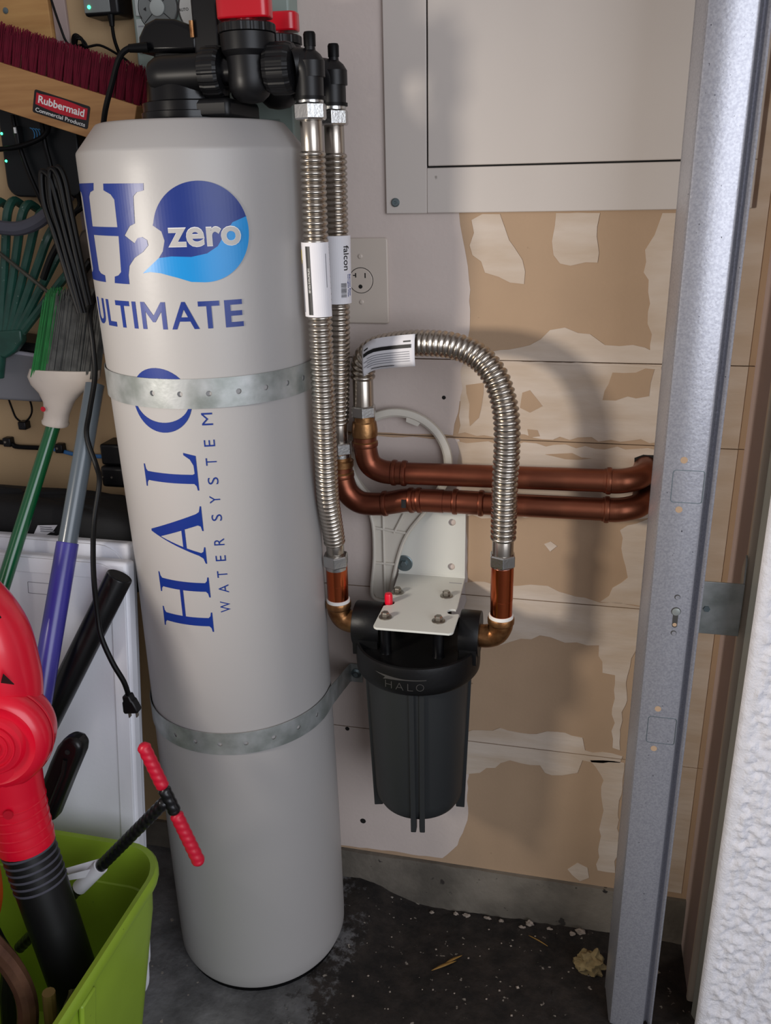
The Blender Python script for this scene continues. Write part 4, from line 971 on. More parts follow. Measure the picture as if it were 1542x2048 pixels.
def tuft_mesh(seed):
    r_ = random.Random(seed); b = B()
    for k in range(44):
        x0 = r_.uniform(-0.0038, 0.0038); y0 = r_.uniform(-0.004, 0.004); sp = 1.0 + r_.uniform(0, 0.45)
        L_ = r_.uniform(0.038, 0.052); bx = r_.uniform(-0.001, 0.001)
        p0 = BD*x0 + Vector((0, y0, 0)); p2 = BD*(x0*sp + bx*2) + Vector((0, y0*sp, 0)) + BU*L_
        p1 = (p0+p2)/2 + BD*bx
        b.tube([p0, p1, p2], [0.0008, 0.0008, 0.0005], 3, caps=False)
    return b
tv = []
for i in range(3):
    ob = mesh('bristle_tuft', tuft_mesh(20+i), 'maroon_bristle', None, smooth=0); me = ob.data
    off = ob.location.copy(); bpy.data.objects.remove(ob); tv.append((me, off))
for row in range(2):
    for i in range(35):
        me, off = tv[(i*7+row*3) % 3]
        ob = bpy.data.objects.new('bristle_tuft', me); COL.objects.link(ob); ob.parent = t
        p = BO + BD*(-0.330 + 0.0133*i + 0.002*row) + BU*0.0285 + Vector((0, 0.010+0.018*row, 0))
        ob.location = p + off - t.location

# ------------------------------------------------------------------ router on the wall under the broom
t = thing('wifi_router', 'black router with green lights on the wall below the push broom', 'router', (-0.82, -0.015, 1.262))
ra = math.radians(4); rx = Vector((math.cos(ra), 0, math.sin(ra)*-0.6)).normalized(); rz = Vector((-rx.z, 0, rx.x))
RO = Vector((-0.8185, -0.001, 1.3350))
mesh('case', B().prism(rrect(0.128, 0.150, 0.020, 6), RO, rx, rz, 0.027), 'router_black', t, bevel=0.003)
for z_ in (1.3512, 1.3132):
    mesh('indicator_light', B().lathe([(0.0020, 0), (0.0016, 0.001)], (-0.8788, -0.028, z_), (0, -1, 0), 12), 'led_green', t)
for k in range(4):
    pts = [(-0.8235 + 0.0045*k - 0.006 + 0.006*math.sin(a), -0.0285, 1.3488 + 0.0085*math.cos(a)*(1-0.08*k)) for a in [PI*i/10 for i in range(11)]]
    mesh('globe_mark', B().tube(pts, 0.0008, 6), 'globe_blue', t)
cable('black_cable', 'thick black cable curving across the router below the wooden block', 'cable', [(-0.93, -0.055, 1.325), (-0.875, -0.055, 1.328), (-0.835, -0.050, 1.332), (-0.800, -0.042, 1.345), (-0.790, -0.036, 1.366), (-0.788, -0.035, 1.385)], 0.0036, group='cables hanging over the router')
cable('black_cable', 'straight black lead dropping from broom past the router lights', 'cable', [(-0.852, -0.034, 1.375), (-0.848, -0.036, 1.340), (-0.838, -0.038, 1.300), (-0.825, -0.040, 1.265), (-0.812, -0.042, 1.235)], 0.0034, group='cables hanging over the router')
cable('black_cable', 'black lead running down the middle of the router face', 'cable', [(-0.805, -0.034, 1.370), (-0.803, -0.037, 1.335), (-0.797, -0.040, 1.300), (-0.798, -0.042, 1.255), (-0.800, -0.044, 1.225)], 0.0034, group='cables hanging over the router')
t = thing('usb_plug', 'white tipped black plug on the router face below the sticker', 'plug', (-0.846, -0.034, 1.335))
mesh('plug_body', B().box((-0.849, -0.041, 1.333), (-0.843, -0.0285, 1.360)), 'black_plastic', t, bevel=0.001)
mesh('plug_tip', B().box((-0.8478, -0.0425, 1.350), (-0.8442, -0.0412, 1.358)), 'white_text', t)
b = B(); rk = random.Random(4)
for k in range(7):
    x0 = -0.812 + 0.010*k
    b.tube(spline([(x0, -0.034, 1.262), (x0+rk.uniform(-.008, .008), -0.045, 1.248), (x0*0.5-0.395+rk.uniform(-.01, .01), -0.048, 1.230), (-0.785+rk.uniform(-.02, .02), -0.05, 1.205)], 5), 0.0036, 8)
o = mesh('cable_bundle', b, 'black_rubber'); tag(o, 'tangle of black leads bunched under the router', 'cables', kind='stuff')

# ------------------------------------------------------------------ crumpled bag and grey tubing behind the rake
rb_ = random.Random(6); b = B(); nU, nV = 22, 16; vs = []
for j in range(nV+1):
    for i in range(nU):
        a = 2*PI*i/nU; v = -PI/2 + PI*j/nV
        n_ = mn.noise((math.cos(a)*1.6+3, math.sin(a)*1.6, v*1.7))*0.30
        vs.append((-0.7535+0.036*math.cos(a)*math.cos(v)*(1+n_), -0.030+0.020*math.sin(a)*math.cos(v)*(1+n_), 1.150+0.060*math.sin(v)*(1+n_*0.6)))
fs = [(j*nU+i, j*nU+(i+1) % nU, (j+1)*nU+(i+1) % nU, (j+1)*nU+i) for j in range(nV) for i in range(nU)]
tag(mesh('crumpled_bag', (vs, fs), 'paper_bag', smooth=50), 'crumpled brown grey bag stuffed between rake and tank', 'bag')
cable('foam_tube', 'dark grey flexible tube curving across the top of the green rake', 'tube', [(-0.905, -0.130, 1.230), (-0.870, -0.128, 1.2262), (-0.8381, -0.128, 1.2225), (-0.8059, -0.127, 1.2205), (-0.7762, -0.125, 1.2290), (-0.7491, -0.120, 1.2470), (-0.7290, -0.110, 1.265)], 0.0098, 'grey_tube')
cable('black_strap', 'black strap slanting across the crumpled bag beside the tank', 'strap', [(-0.7630, -0.100, 1.1200), (-0.740, -0.102, 1.146), (-0.7130, -0.104, 1.174)], 0.0055, 'black_rubber')
cable('black_strap', 'black strap dropping from grey tube behind the rake tines', 'strap', [(-0.7873, -0.116, 1.1496), (-0.770, -0.114, 1.180), (-0.7480, -0.108, 1.2113)], 0.0050, 'black_rubber')

# ------------------------------------------------------------------ green leaf rake, head up
t = thing('leaf_rake', 'green leaf rake with its tines turned up above the grey bin', 'rake', (-0.878, -0.10, 1.03))
tips = [(-0.925, 1.232), (-0.896, 1.2454), (-0.8692, 1.252), (-0.8439, 1.253), (-0.82, 1.2477), (-0.7972, 1.2371), (-0.7804, 1.216), (-0.7688, 1.1879), (-0.7618, 1.1558)]
for i, (x, z_) in enumerate(tips):
    b0 = Vector((-0.906 + 0.0068*i, -0.100, 1.066)); tp = Vector((x, -0.090, z_)); d = tp-b0
    pts = [b0, b0 + d*0.35, b0 + d*0.7, b0 + d*0.93, tp + Vector((0, 0.014, 0.004)), tp + d.normalized()*0.004 + Vector((0, 0.032, -0.006))]
    mesh('tine', B().tube(spline(pts, 4), 0.0066, 8, flat=1.0), 'rake_green', t)
mesh('brace', B().tube([(-0.925, -0.108, 1.2245), (-0.8591, -0.108, 1.1860), (-0.7834, -0.106, 1.1254)], 0.0030, 8), 'rake_metal', t)
mesh('socket', B().prism([(-0.914, 1.035), (-0.905, 1.070), (-0.845, 1.074), (-0.846, 1.056), (-0.862, 1.040), (-0.88, 1.030)], (0, -0.093, 0), (1, 0, 0), (0, 0, 1), 0.016), 'rake_green', t, bevel=0.003)
mesh('ferrule', B().tube([(-0.8925, -0.101, 1.045), (-0.905, -0.103, 1.00)], 0.011, 14), 'rake_green', t)

# ------------------------------------------------------------------ grey bin on the wall
t = thing('wall_bin', 'grey plastic bin with a pale rim hung beside the broom head', 'bin', (-0.90, -0.05, 0.94))
loop = [(-1.10, 1.060), (-0.8385, 1.0285), (-0.8440, 0.9640), (-0.8490, 0.9545), (-1.10, 0.9600)]
mesh('body', B().prism(loop, (0, -0.012, 0), (1, 0, 0), (0, 0, 1), 0.069), 'bin_grey', t, bevel=0.005, seg=3)
mesh('rim', B().tube([(-1.10, -0.0810, 1.0600), (-0.8380, -0.0810, 1.0290)], 0.0035, 10), 'bin_rim', t)
mesh('lid', B().prism([(-1.10, 1.062), (-0.8400, 1.031), (-0.8395, 1.0465), (-1.10, 1.078)], (0, -0.014, 0), (1, 0, 0), (0, 0, 1), 0.062), 'black_plastic', t, bevel=0.002)

# ------------------------------------------------------------------ upright broom with green handle
t = thing('upright_broom', 'upright broom with green handle, white head and dark grey bristles', 'broom', (-0.80, -0.13, 0.93))
def head_pt(u, v, w):
    # u -1..1 across, v 0..1 upward from collar, w -1..1 depth
    zc = 1.014 + 0.112*v; xc = -0.7635 + 0.036*v
    return Vector((xc + u*(0.050 - 0.004*v), -0.132 + w*0.012*(1-0.2*v), zc + 0.001*(u*u)))
def bristles(u0, u1, n, seed):
    r_ = random.Random(seed); b = B()
    for k in range(n):
        u = r_.uniform(u0, u1); w = r_.uniform(-1, 1); e = r_.uniform(-0.05, 0.05); v1 = r_.uniform(0.9, 1.12)
        p = [head_pt(u, -0.05, w), head_pt(u+e*0.5, 0.4, w), head_pt(u+e, v1, w*1.1 + r_.uniform(-.2, .2))]
        b.tube(p, [0.0011, 0.0010, 0.0006], 3, caps=False)
    return b
o = mesh('bristles', bristles(-0.55, 1.05, 520, 1), 'grey_bristle', t, smooth=0); o['kind'] = 'stuff'
o = mesh('green_bristles', bristles(-1.0, -0.50, 170, 2), 'green_bristle', t, smooth=0); o['kind'] = 'stuff'
prof = [(0.0, 0.058, 0.016), (0.14, 0.060, 0.0175), (0.28, 0.052, 0.017), (0.42, 0.036, 0.016), (0.58, 0.025, 0.0155), (0.80, 0.0200, 0.0150), (0.92, 0.0185, 0.0150), (0.96, 0.0205, 0.0165), (1.0, 0.0195, 0.016)]
vs = []; K = 28
for f_, rx_, ry_ in prof:
    c = Vector((-0.7640, -0.132, 1.0205)).lerp(Vector((-0.7915, -0.137, 0.9365)), f_)
    for i in range(K):
        a = 2*PI*i/K; ca, sa = math.cos(a), math.sin(a)
        vs.append((c.x + rx_*(abs(ca)**0.8)*(1 if ca > 0 else -1), c.y + ry_*sa, c.z - (0.004*ca if f_ > 0.8 else 0)))
fs = [(j*K+i, j*K+(i+1) % K, (j+1)*K+(i+1) % K, (j+1)*K+i) for j in range(len(prof)-1) for i in range(K)] + [tuple(range(K)), tuple(range((len(prof)-1)*K, len(prof)*K))]
hd = mesh('broom_head', (vs, fs), 'broom_white', t, smooth=60)
mesh('red_mark', B().lathe([(0.004, 0), (0.004, 0.001)], (-0.7960, -0.1535, 0.9640), (0, -1, 0), 10), 'sticker_red', hd)
mesh('handle', B().tube([(-0.7895, -0.137, 0.945), (-0.7975, -0.145, 0.92), (-0.8200, -0.285, 0.7270), (-0.868, -0.43, 0.46), (-0.905, -0.555, 0.245)], 0.0106, 18), 'green_paint', t)

# ------------------------------------------------------------------ telescopic pole, grey above and blue below
t = thing('telescopic_pole', 'grey and blue telescopic pole leaning behind the red leaf blower', 'pole', (-0.745, -0.46, 0.40))
pd = (Vector((-0.7234, -0.36, 0.5964)) - Vector((-0.6966, -0.15, 1.0102))).normalized(); pp = Vector((-0.6970, -0.162, 1.0102))
mesh('upper_tube', B().tube([pp + pd*0.004, pp + pd*0.26], 0.0134, 20), 'pole_grey', t)
mesh('sleeve', B().lathe([(0.0150, 0.235), (0.0154, 0.237), (0.0160, 0.46), (0.0158, 0.482)], pp, pd, 22), 'pole_blue', t)
mesh('lower_tube', B().tube([pp + pd*0.47, pp + pd*0.68], 0.0140, 20), 'pole_grey', t)

# ------------------------------------------------------------------ black vacuum wand and nozzle
t = thing('black_pipe', 'straight black plastic pipe leaning on the white folding table', 'pipe', (-0.70, -0.33, 0.50))
a0, a1 = Vector((-0.6400, -0.267, 0.7480)), Vector((-0.7480, -0.325, 0.5435))
dd = (a1-a0).normalized()
vs_ = B().lathe([(0.0150, -0.004), (0.0185, -0.006), (0.0190, -0.004), (0.0190, 0.42)], a0, dd, 26)
mesh('pipe_body', vs_, 'vac_black', t)
mesh('bore', B().lathe([(0.0148, -0.0065), (0.0148, -0.0062)], a0, dd, 24), 'dark_gap', t)
t = thing('black_nozzle', 'black slanted suction nozzle sticking up beside the leaf blower', 'nozzle', (-0.70, -0.46, 0.42))
NT = Vector((-0.6360, -0.424, 0.5900)); ND = (Vector((-0.7120, -0.440, 0.4300)) - NT).normalized()
NW = (Vector((1, 0, 0)) - ND*ND.x).normalized(); NN = ND.cross(NW)
if NN.y > 0: NN = -NN
nl = [(-0.004, -0.006), (-0.006, 0.006), (-0.001, 0.016), (0.012, 0.0185), (0.06, 0.0178), (0.135, 0.0178), (0.135, -0.0178), (0.05, -0.0178), (0.020, -0.0165), (0.006, -0.0125)]
p_ = [NT + ND*a + NW*c - NN*0.013 for a, c in nl]; q_ = [v + NN*0.026 for v in p_]; n = len(nl)
nz = mesh('nozzle_body', (p_ + q_, [tuple(reversed(range(n))), tuple(range(n, 2*n))] + [(i, (i+1) % n, n+(i+1) % n, n+i) for i in range(n)]), 'nozzle_black', t, bevel=0.007, seg=4)
mesh('ridge', B().tube([NT + ND*0.028 + NW*0.002 + NN*0.0125, NT + ND*0.05 + NW*0.006 + NN*0.0125, NT + ND*0.12 + NW*0.006 + NN*0.0125], 0.0035, 8), 'nozzle_black', nz)
mesh('button_hole', B().lathe([(0.0035, 0), (0.0035, 0.0012)], NT + ND*0.016 + NW*0.001 + NN*0.0128, NN, 14), 'dark_gap', nz)

# ------------------------------------------------------------------ white folding table leaning against the wall
t = thing('folding_table', 'white plastic folding table folded shut and leaning behind the green tote', 'table', (-0.97, -0.33, 0.018))
TA = Vector((0, 0.131, 0.74)).normalized()                 # up along the leaf
TN = TA.cross(Vector((1, 0, 0)))                           # toward the back
if TN.y > 0: TN = -TN
def leaf(y0, xr, top, dz=0.0):
    o_ = Vector((-0.975, y0, 0.0185+dz)); w = (xr+0.975)*2; h = top
    lp = [(a_, c_ if c_ < h/2 else (h if c_ > h-0.03 else c_)) for a_, c_ in rrect(w, h, 0.048, 7, 0, h/2)]
    lp = [((w/2 if a_ > 0 else -w/2) if c_ >= h-0.05 else a_, c_) for a_, c_ in lp]; lp = [p_ for i_, p_ in enumerate(lp) if i_ == 0 or p_ != lp[i_-1]]
    lf = mesh('table_leaf', B().prism(lp, o_, (1, 0, 0), TA, 0.026), 'table_white', t, bevel=0.006, seg=3)
    rim = rrect(w-0.030, h-0.030, 0.036, 7, 0, h/2)
    nn = Vector((1, 0, 0)).cross(TA)
    outer = rrect(w-0.006, h-0.006, 0.046, 7, 0, h/2); inner = rrect(w-0.052, h-0.052, 0.030, 7, 0, h/2)
    mesh('leaf_border', sheet(*fill2d([outer, inner]), lambda a, c: o_ + Vector((1, 0, 0))*a + TA*c + nn*(0.026+0.003), 0.004, lambda a, c: nn), 'table_white', lf, smooth=0, bevel=0.0015)
    return lf
l1 = leaf(-0.3440, -0.6400, 0.750)
l2 = leaf(-0.3080, -0.6560, 0.757, 0.006)
v2, f2 = fill2d([rrect(0.045, 0.018, 0.001, 2), rrect(0.0435, 0.0165, 0.001, 2)])
nn = Vector((1, 0, 0)).cross(TA)
mesh('molded_mark', plane_film(v2, f2, Vector((-0.783, -0.3440, 0.0185)) + TA*0.700 + nn*0.026, (1, 0, 0), TA, 0.0004), 'label_grey', l1, smooth=0)

# ------------------------------------------------------------------ black bag on top of the table
t = thing('fabric_bag', 'black fabric bag with a white paper tag resting behind the table top', 'bag', (-0.83, -0.15, 0.73))
vs = []; nU, nV = 44, 18
for j in range(nV+1):
    v = -PI/2 + PI*j/nV
    for i in range(nU):
        a = 2*PI*i/nU
        ca, sa, cv, sv = math.cos(a), math.sin(a), math.cos(v), math.sin(v)
        q = lambda c, e: (abs(c)**e)*(1 if c >= 0 else -1)
        n_ = mn.noise((ca*3, sa*2, sv*3))*0.10
        vs.append((-0.890 + 0.225*q(ca, 0.35)*q(cv, 0.3), -0.112 + (0.058+0.02*n_)*q(sa, 0.6)*q(cv, 0.4), 0.7330 + 0.078*q(sv, 0.5)*(1+0.6*n_) - 0.006*ca))
fs = [(j*nU+i, j*nU+(i+1) % nU, (j+1)*nU+(i+1) % nU, (j+1)*nU+i) for j in range(nV) for i in range(nU)]
bg_ = mesh('bag_body', (vs, fs), 'bag_fabric', t, smooth=60)
tg = [(-0.8750, 0.7480), (-0.8650, 0.7700), (-0.8450, 0.7600), (-0.8250, 0.7700), (-0.815, 0.7860), (-0.7800, 0.7890), (-0.7900, 0.7780), (-0.8150, 0.7640), (-0.800, 0.7630), (-0.7730, 0.7760), (-0.7700, 0.7650), (-0.8100, 0.7540), (-0.8400, 0.7500)]
pt_ = mesh('paper_tag', sheet(*fill2d([tg]), lambda a, c: (a - 0.011, -0.1725 - 0.001*math.sin(a*120), c - 0.004), 0.0004, lambda a, c: (0, -1, 0)), 'paper_label', bg_, smooth=0)
for i in range(3):
    mesh('tag_print', B().box((-0.822, -0.1745, 0.7795-0.0035*i), (-0.802+0.002*i, -0.1728, 0.7805-0.0035*i)), 'label_grey', bg_)

# ------------------------------------------------------------------ tank power cord with two pin plug
t = thing('mains_cable', 'black power cord of the valve head dangling with its two pin plug', 'cable', (-0.64, -0.25, 0.58))
main = [(-0.5622, -0.170, 1.4323), (-0.5779, -0.175, 1.4315), (-0.591, -0.178, 1.4211), (-0.6089, -0.172, 1.3927), (-0.6250, -0.165, 1.3674), (-0.638, -0.155, 1.346), (-0.654, -0.140, 1.325), (-0.668, -0.128, 1.290),
        (-0.664, -0.124, 1.255), (-0.6650, -0.128, 1.21), (-0.6690, -0.150, 1.160), (-0.6680, -0.196, 1.115), (-0.6640, -0.208, 1.072), (-0.6650, -0.212, 1.030), (-0.6800, -0.214, 0.980), (-0.6890, -0.216, 0.944), (-0.6750, -0.225, 0.905), (-0.6640, -0.240, 0.8845), (-0.6669, -0.262, 0.8352), (-0.6598, -0.286, 0.8004), (-0.6494, -0.310, 0.7668), (-0.6362, -0.334, 0.7263), (-0.6280, -0.345, 0.6984), (-0.6136, -0.350, 0.6639), (-0.6020, -0.348, 0.6340), (-0.5998, -0.345, 0.6120)]
mesh('cord', B().tube(spline(main, 6), 0.0037, 10), 'black_rubber', t)
mesh('strain_relief', B().tube([(-0.556, -0.168, 1.4323), (-0.5779, -0.175, 1.4315)], [0.0062, 0.0048], 12), 'black_rubber', t)
pl = mesh('plug', B().prism([(-0.0055, 0.012), (0.0055, 0.012), (0.0065, 0.004), (0.0085, 0.002), (0.0115, -0.012), (0.0105, -0.016), (-0.0105, -0.016), (-0.0115, -0.012), (-0.0085, 0.002), (-0.0065, 0.004)], (-0.5990, -0.3385, 0.6000), (1, 0, 0.18), (-0.18, 0, 1), 0.013), 'black_plastic', t, bevel=0.002)
for dx_ in (-0.0058, 0.0058):
    mesh('blade', B().box((-0.5960+dx_-0.0007, -0.3480, 0.5760+dx_*0.18), (-0.5960+dx_+0.0007, -0.3420, 0.5850+dx_*0.18)), 'bolt_steel', pl)
t = thing('folded_cord', 'folded bundle of black cord hanging beside the blue letter H', 'cord', (-0.685, -0.19, 1.10))
rk = random.Random(9)
for k in range(4):
    ox = -0.006*k; oy = -0.004*(k % 2)
    mesh('strand', B().tube(spline([(-0.664+ox*0.3, -0.200+oy, 1.125), (-0.668+ox*0.6, -0.202+oy, 1.19), (-0.672+ox*0.8, -0.202+oy, 1.245), (-0.674+ox, -0.202+oy, 1.280), (-0.680+ox, -0.202+oy, 1.297-0.002*k), (-0.687+ox, -0.202+oy, 1.290), (-0.690+ox*0.9, -0.204+oy, 1.255), (-0.684+ox*0.7, -0.205+oy, 1.215), (-0.676+ox*0.5, -0.207+oy, 1.16), (-0.670+ox*0.3, -0.208+oy, 1.115)], 6), 0.0036, 10), 'black_rubber', t)

# ------------------------------------------------------------------ wall outlet block and low wiring
t = thing('plug_block', 'black double adapter on the wall behind the grey pole', 'adapter', (-0.757, -0.02, 0.805))
mesh('upper_block', B().box((-0.7800, -0.046, 0.8430), (-0.7350, -0.0005, 0.8790)), 'black_plastic', t, bevel=0.004)
lo_ = mesh('lower_block', B().box((-0.7830, -0.050, 0.8050), (-0.7380, -0.0005, 0.8420)), 'black_plastic', t, bevel=0.006)
for x in (-0.7790, -0.7620):
    mesh('glint_screw', B().lathe([(0.0022, 0), (0.0016, 0.001)], (x, -0.050, 0.8235), (0, -1, 0), 10), 'bolt_steel', lo_)
cable('adapter_lead', 'thin black lead dropping along the tank to the double adapter', 'cable', [(-0.690, -0.055, 1.02), (-0.708, -0.050, 0.955), (-0.722, -0.046, 0.910), (-0.742, -0.036, 0.888), (-0.748, -0.030, 0.876)], 0.0022)
t = thing('wall_cable', 'black cable clipped along the wall turning to blue behind the poles', 'cable', (-0.92, -0.006, 0.845))
mesh('black_run', B().tube(spline([(-1.06, -0.008, 0.866), (-0.9798, -0.008, 0.8604), (-0.9641, -0.008, 0.8552), (-0.9218, -0.008, 0.8550), (-0.8940, -0.008, 0.8544)], 6), 0.0042, 10), 'black_rubber', t)
mesh('blue_run', B().tube(spline([(-0.8960, -0.007, 0.8544), (-0.8769, -0.007, 0.8508), (-0.8442, -0.007, 0.8452), (-0.79, -0.007, 0.845)], 6), 0.0036, 10), 'blue_cable', t)
for x, z_ in ((-0.9790, 0.8612), (-0.8790, 0.8545)):
    cl = mesh('clip', B().box((x-0.0075, -0.014, z_-0.006), (x+0.0075, -0.0003, z_+0.010)), 'black_plastic', t, bevel=0.002)
    mesh('nail', B().lathe([(0.0026, 0), (0.002, 0.001)], (x-0.002, -0.014, z_+0.003), (0, -1, 0), 10), 'bolt_steel', cl)
t = thing('hanging_plug', 'small black plug on a wire loop below the grey bin', 'plug', (-0.941, -0.01, 0.888))
mesh('wire', B().tube(spline([(-0.965, -0.010, 0.956), (-0.9602, -0.008, 0.9244), (-0.9548, -0.008, 0.9066), (-0.9417, -0.008, 0.9000), (-0.9280, -0.008, 0.9094), (-0.9212, -0.008, 0.9258), (-0.924, -0.010, 0.956)], 6), 0.0016, 8), 'black_rubber', t)
mesh('plug_body', B().box((-0.9490, -0.016, 0.8880), (-0.9340, -0.0003, 0.9020)), 'black_plastic', t, bevel=0.002)

# ------------------------------------------------------------------ lime green tote
t = thing('green_tote', 'open lime green plastic tote standing before the folding table', 'tote', (-0.73, -0.57, 0.018))
CX_, CY_ = -0.770, -0.578
def ring(w, h, r, z_, sx=0.0): return [(CX_ + sx + a, CY_ + c, z_) for a, c in rrect(w, h, r, 8)]
secs = [ring(0.31, 0.34, 0.06, 0.019), ring(0.325, 0.355, 0.06, 0.022), ring(0.415, 0.405, 0.06, 0.300), ring(0.422, 0.412, 0.06, 0.352),
        ring(0.436, 0.426, 0.064, 0.350), ring(0.440, 0.430, 0.066, 0.356), ring(0.440, 0.430, 0.066, 0.366), ring(0.434, 0.424, 0.063, 0.370), ring(0.420, 0.410, 0.058, 0.369), ring(0.416, 0.406, 0.057, 0.362), ring(0.406, 0.396, 0.055, 0.300), ring(0.402, 0.392, 0.055, 0.298), ring(0.316, 0.346, 0.055, 0.027)]
n = len(secs[0]); vs = [p for s_ in secs for p in s_]
fs = [(j*n+i, j*n+(i+1) % n, (j+1)*n+(i+1) % n, (j+1)*n+i) for j in range(len(secs)-1) for i in range(n)] + [tuple(reversed(range(n))), tuple(range((len(secs)-1)*n, len(secs)*n))]
mesh('tote_body', (vs, fs), 'tote_green', t, smooth=40)
mesh('side_rib', B().prism([(-0.012, 0.04), (0.012, 0.04), (0.016, 0.33), (-0.016, 0.33)], (CX_+0.1640, CY_-0.02, 0.018), (0, 1, 0), (0.150, 0, 1), 0.007), 'tote_green', t, bevel=0.003)

# ------------------------------------------------------------------ T handled tool with coated twisted grips
t = thing('t_handle_tool', 'black T handled rod with red grips leaning out of the green tote', 'tool', (-0.62, -0.43, 0.20))
def rope(name, a, b_, r, mt, par, twist=150):
    a, b_ = Vector(a), Vector(b_); L_ = (b_-a).length; n_ = max(8, int(L_/0.0016)); d = (b_-a)/L_
    u = d.orthogonal().normalized(); w = d.cross(u); vs = []; K = 16
    for k in range(n_+1):
        s_ = L_*k/n_; e = 1.0
        if s_ < 0.004: e = 0.6+0.1*s_/0.001
        if L_-s_ < 0.004: e = 0.6+0.1*(L_-s_)/0.001
        for i in range(K):
            an = 2*PI*i/K; rr_ = r*e*(0.93 + 0.10*abs(math.sin(an*1.0 + s_*twist*2)))
            vs.append(a + d*s_ + (u*math.cos(an) + w*math.sin(an))*rr_)
    fs = [(k*K+i, k*K+(i+1) % K, (k+1)*K+(i+1) % K, (k+1)*K+i) for k in range(n_) for i in range(K)] + [tuple(reversed(range(K))), tuple(range(n_*K, (n_+1)*K))]
    return mesh(name, (vs, fs), mt, par, smooth=70)
bA, bB = Vector((-0.5411, -0.42, 0.5908)), Vector((-0.4795, -0.42, 0.4042))
rope('grip', bA, bA.lerp(bB, 0.36), 0.0088, 'rope_red', t)
rope('crossbar', bA.lerp(bB, 0.35), bA.lerp(bB, 0.57), 0.0086, 'rope_black', t)
rope('grip', bA.lerp(bB, 0.56), bB, 0.0090, 'rope_red', t)
sA, sB = Vector((-0.5165, -0.422, 0.5060)), Vector((-0.6901, -0.435, 0.3115))
rope('shaft', sA, sB + (sB-sA)*0.55, 0.0086, 'rope_black', t)
sl = mesh('tag_sleeve', B().tube([sA.lerp(sB, 0.64), sA.lerp(sB, 0.86)], 0.0108, 18), 'paper_label', t)
q0 = sA.lerp(sB, 0.72)
mesh('tag_flag', ([q0 + Vector((0.006, -0.011, 0.020)), q0 + Vector((-0.058, -0.016, -0.006)), q0 + Vector((-0.060, -0.016, -0.014)), q0 + Vector((-0.004, -0.012, 0.004))], [(0, 1, 2, 3)]), 'paper_label', sl, smooth=0, solid=0.0004)
mesh('tag_flag', ([q0 + Vector((0.012, 0.004, 0.026)), q0 + Vector((-0.040, -0.004, 0.006)), q0 + Vector((-0.036, -0.006, -0.002)), q0 + Vector((0.010, 0.0, 0.010))], [(0, 1, 2, 3)]), 'paper_label', sl, smooth=0, solid=0.0004)

# ------------------------------------------------------------------ red leaf blower
t = thing('leaf_blower', 'red leaf blower with ribbed black tube standing in the green tote', 'leaf blower', (-0.68, -0.52, 0.03))
FC = Vector((-0.690, -0.500, 0.638)); FA = Vector((0.35, -0.92, 0.12)).normalized()
mesh('fan_housing', B().lathe([(0.045, -0.040), (0.060, -0.036), (0.0655, -0.026), (0.0665, -0.018), (0.0665, 0.010), (0.0650, 0.018), (0.058, 0.026), (0.052, 0.028), (0.046, 0.024), (0.040, 0.024), (0.036, 0.030), (0.02, 0.032)], FC, FA, 56), 'red_plastic', t, smooth=40)
for r_ in (0.012, 0.020, 0.028):
    mesh('intake_ring', B().lathe([(r_-0.0015, 0.031), (r_-0.001, 0.034), (r_+0.001, 0.034), (r_+0.0015, 0.031)], FC, FA, 40, caps=False), 'red_plastic', t)
mesh('seam', B().lathe([(0.0672, -0.002), (0.0680, 0.0), (0.0680, 0.003), (0.0672, 0.005)], FC, FA, 56, caps=False), 'red_plastic', t)
pth = spline([(-0.710, -0.475, 0.600), (-0.695, -0.468, 0.680), (-0.694, -0.466, 0.720), (-0.700, -0.464, 0.760), (-0.720, -0.464, 0.795), (-0.755, -0.464, 0.822), (-0.80, -0.464, 0.835)], 6)
mesh('motor_housing', B().tube(pth, [0.047 - 0.0001*i for i in range(len(pth))], 26), 'red_plastic', t)
mesh('grip_strip', B().tube([(-0.6760, -0.492, 0.826), (-0.6600, -0.494, 0.800)], 0.004, 8), 'black_rubber', t)
b = B().prism([(0, 0.011), (-0.0075, -0.006), (0.0075, -0.006)], (-0.6560, -0.5060, 0.7260), (1, 0.25, -0.2), (0.1, -0.35, 1), 0.001)
mesh('warning_mark', b, 'label_black', t)
pth = spline([(-0.690, -0.492, 0.625), (-0.688, -0.494, 0.580), (-0.686, -0.497, 0.540), (-0.682, -0.500, 0.505), (-0.6785, -0.502, 0.474)], 8)
rad = [0.040, 0.040] + [0.0395 - 0.004*min(1, i/20) for i in range(len(pth)-2)]
rad = [r_*(1.012 if (i > 14 and i % 3 == 0) else 1.0) for i, r_ in enumerate(rad)]
mesh('outlet_duct', B().tube(pth, rad, 32), 'red_plastic', t, smooth=60)
for k in range(5):
    p_ = pth[16+k*3]; d_ = (pth[17+k*3]-pth[15+k*3]).normalized(); r_ = rad[16+k*3]
    mesh('duct_ridge', B().lathe([(r_*0.99, -0.0015), (r_*1.03, -0.0004), (r_*1.03, 0.0004), (r_*0.99, 0.0015)], p_, d_, 36, caps=False), 'red_plastic', t)
mesh('duct_screw', B().lathe([(0.006, 0), (0.006, 0.002)], (-0.6690, -0.5330, 0.5480), (0.25, -0.95, 0.1), 14), 'sticker_red', t)
T0, T1 = Vector((-0.6790, -0.502, 0.480)), Vector((-0.6400, -0.520, 0.318)); td = (T1-T0).normalized()
tb = mesh('blower_tube', B().lathe([(0.0335, -0.005), (0.0338, 0.0), (0.0332, 0.09), (0.0325, 0.20), (0.0320, 0.27), (0.029, 0.27), (0.029, 0.24)], T0, td, 36), 'blower_black', t)
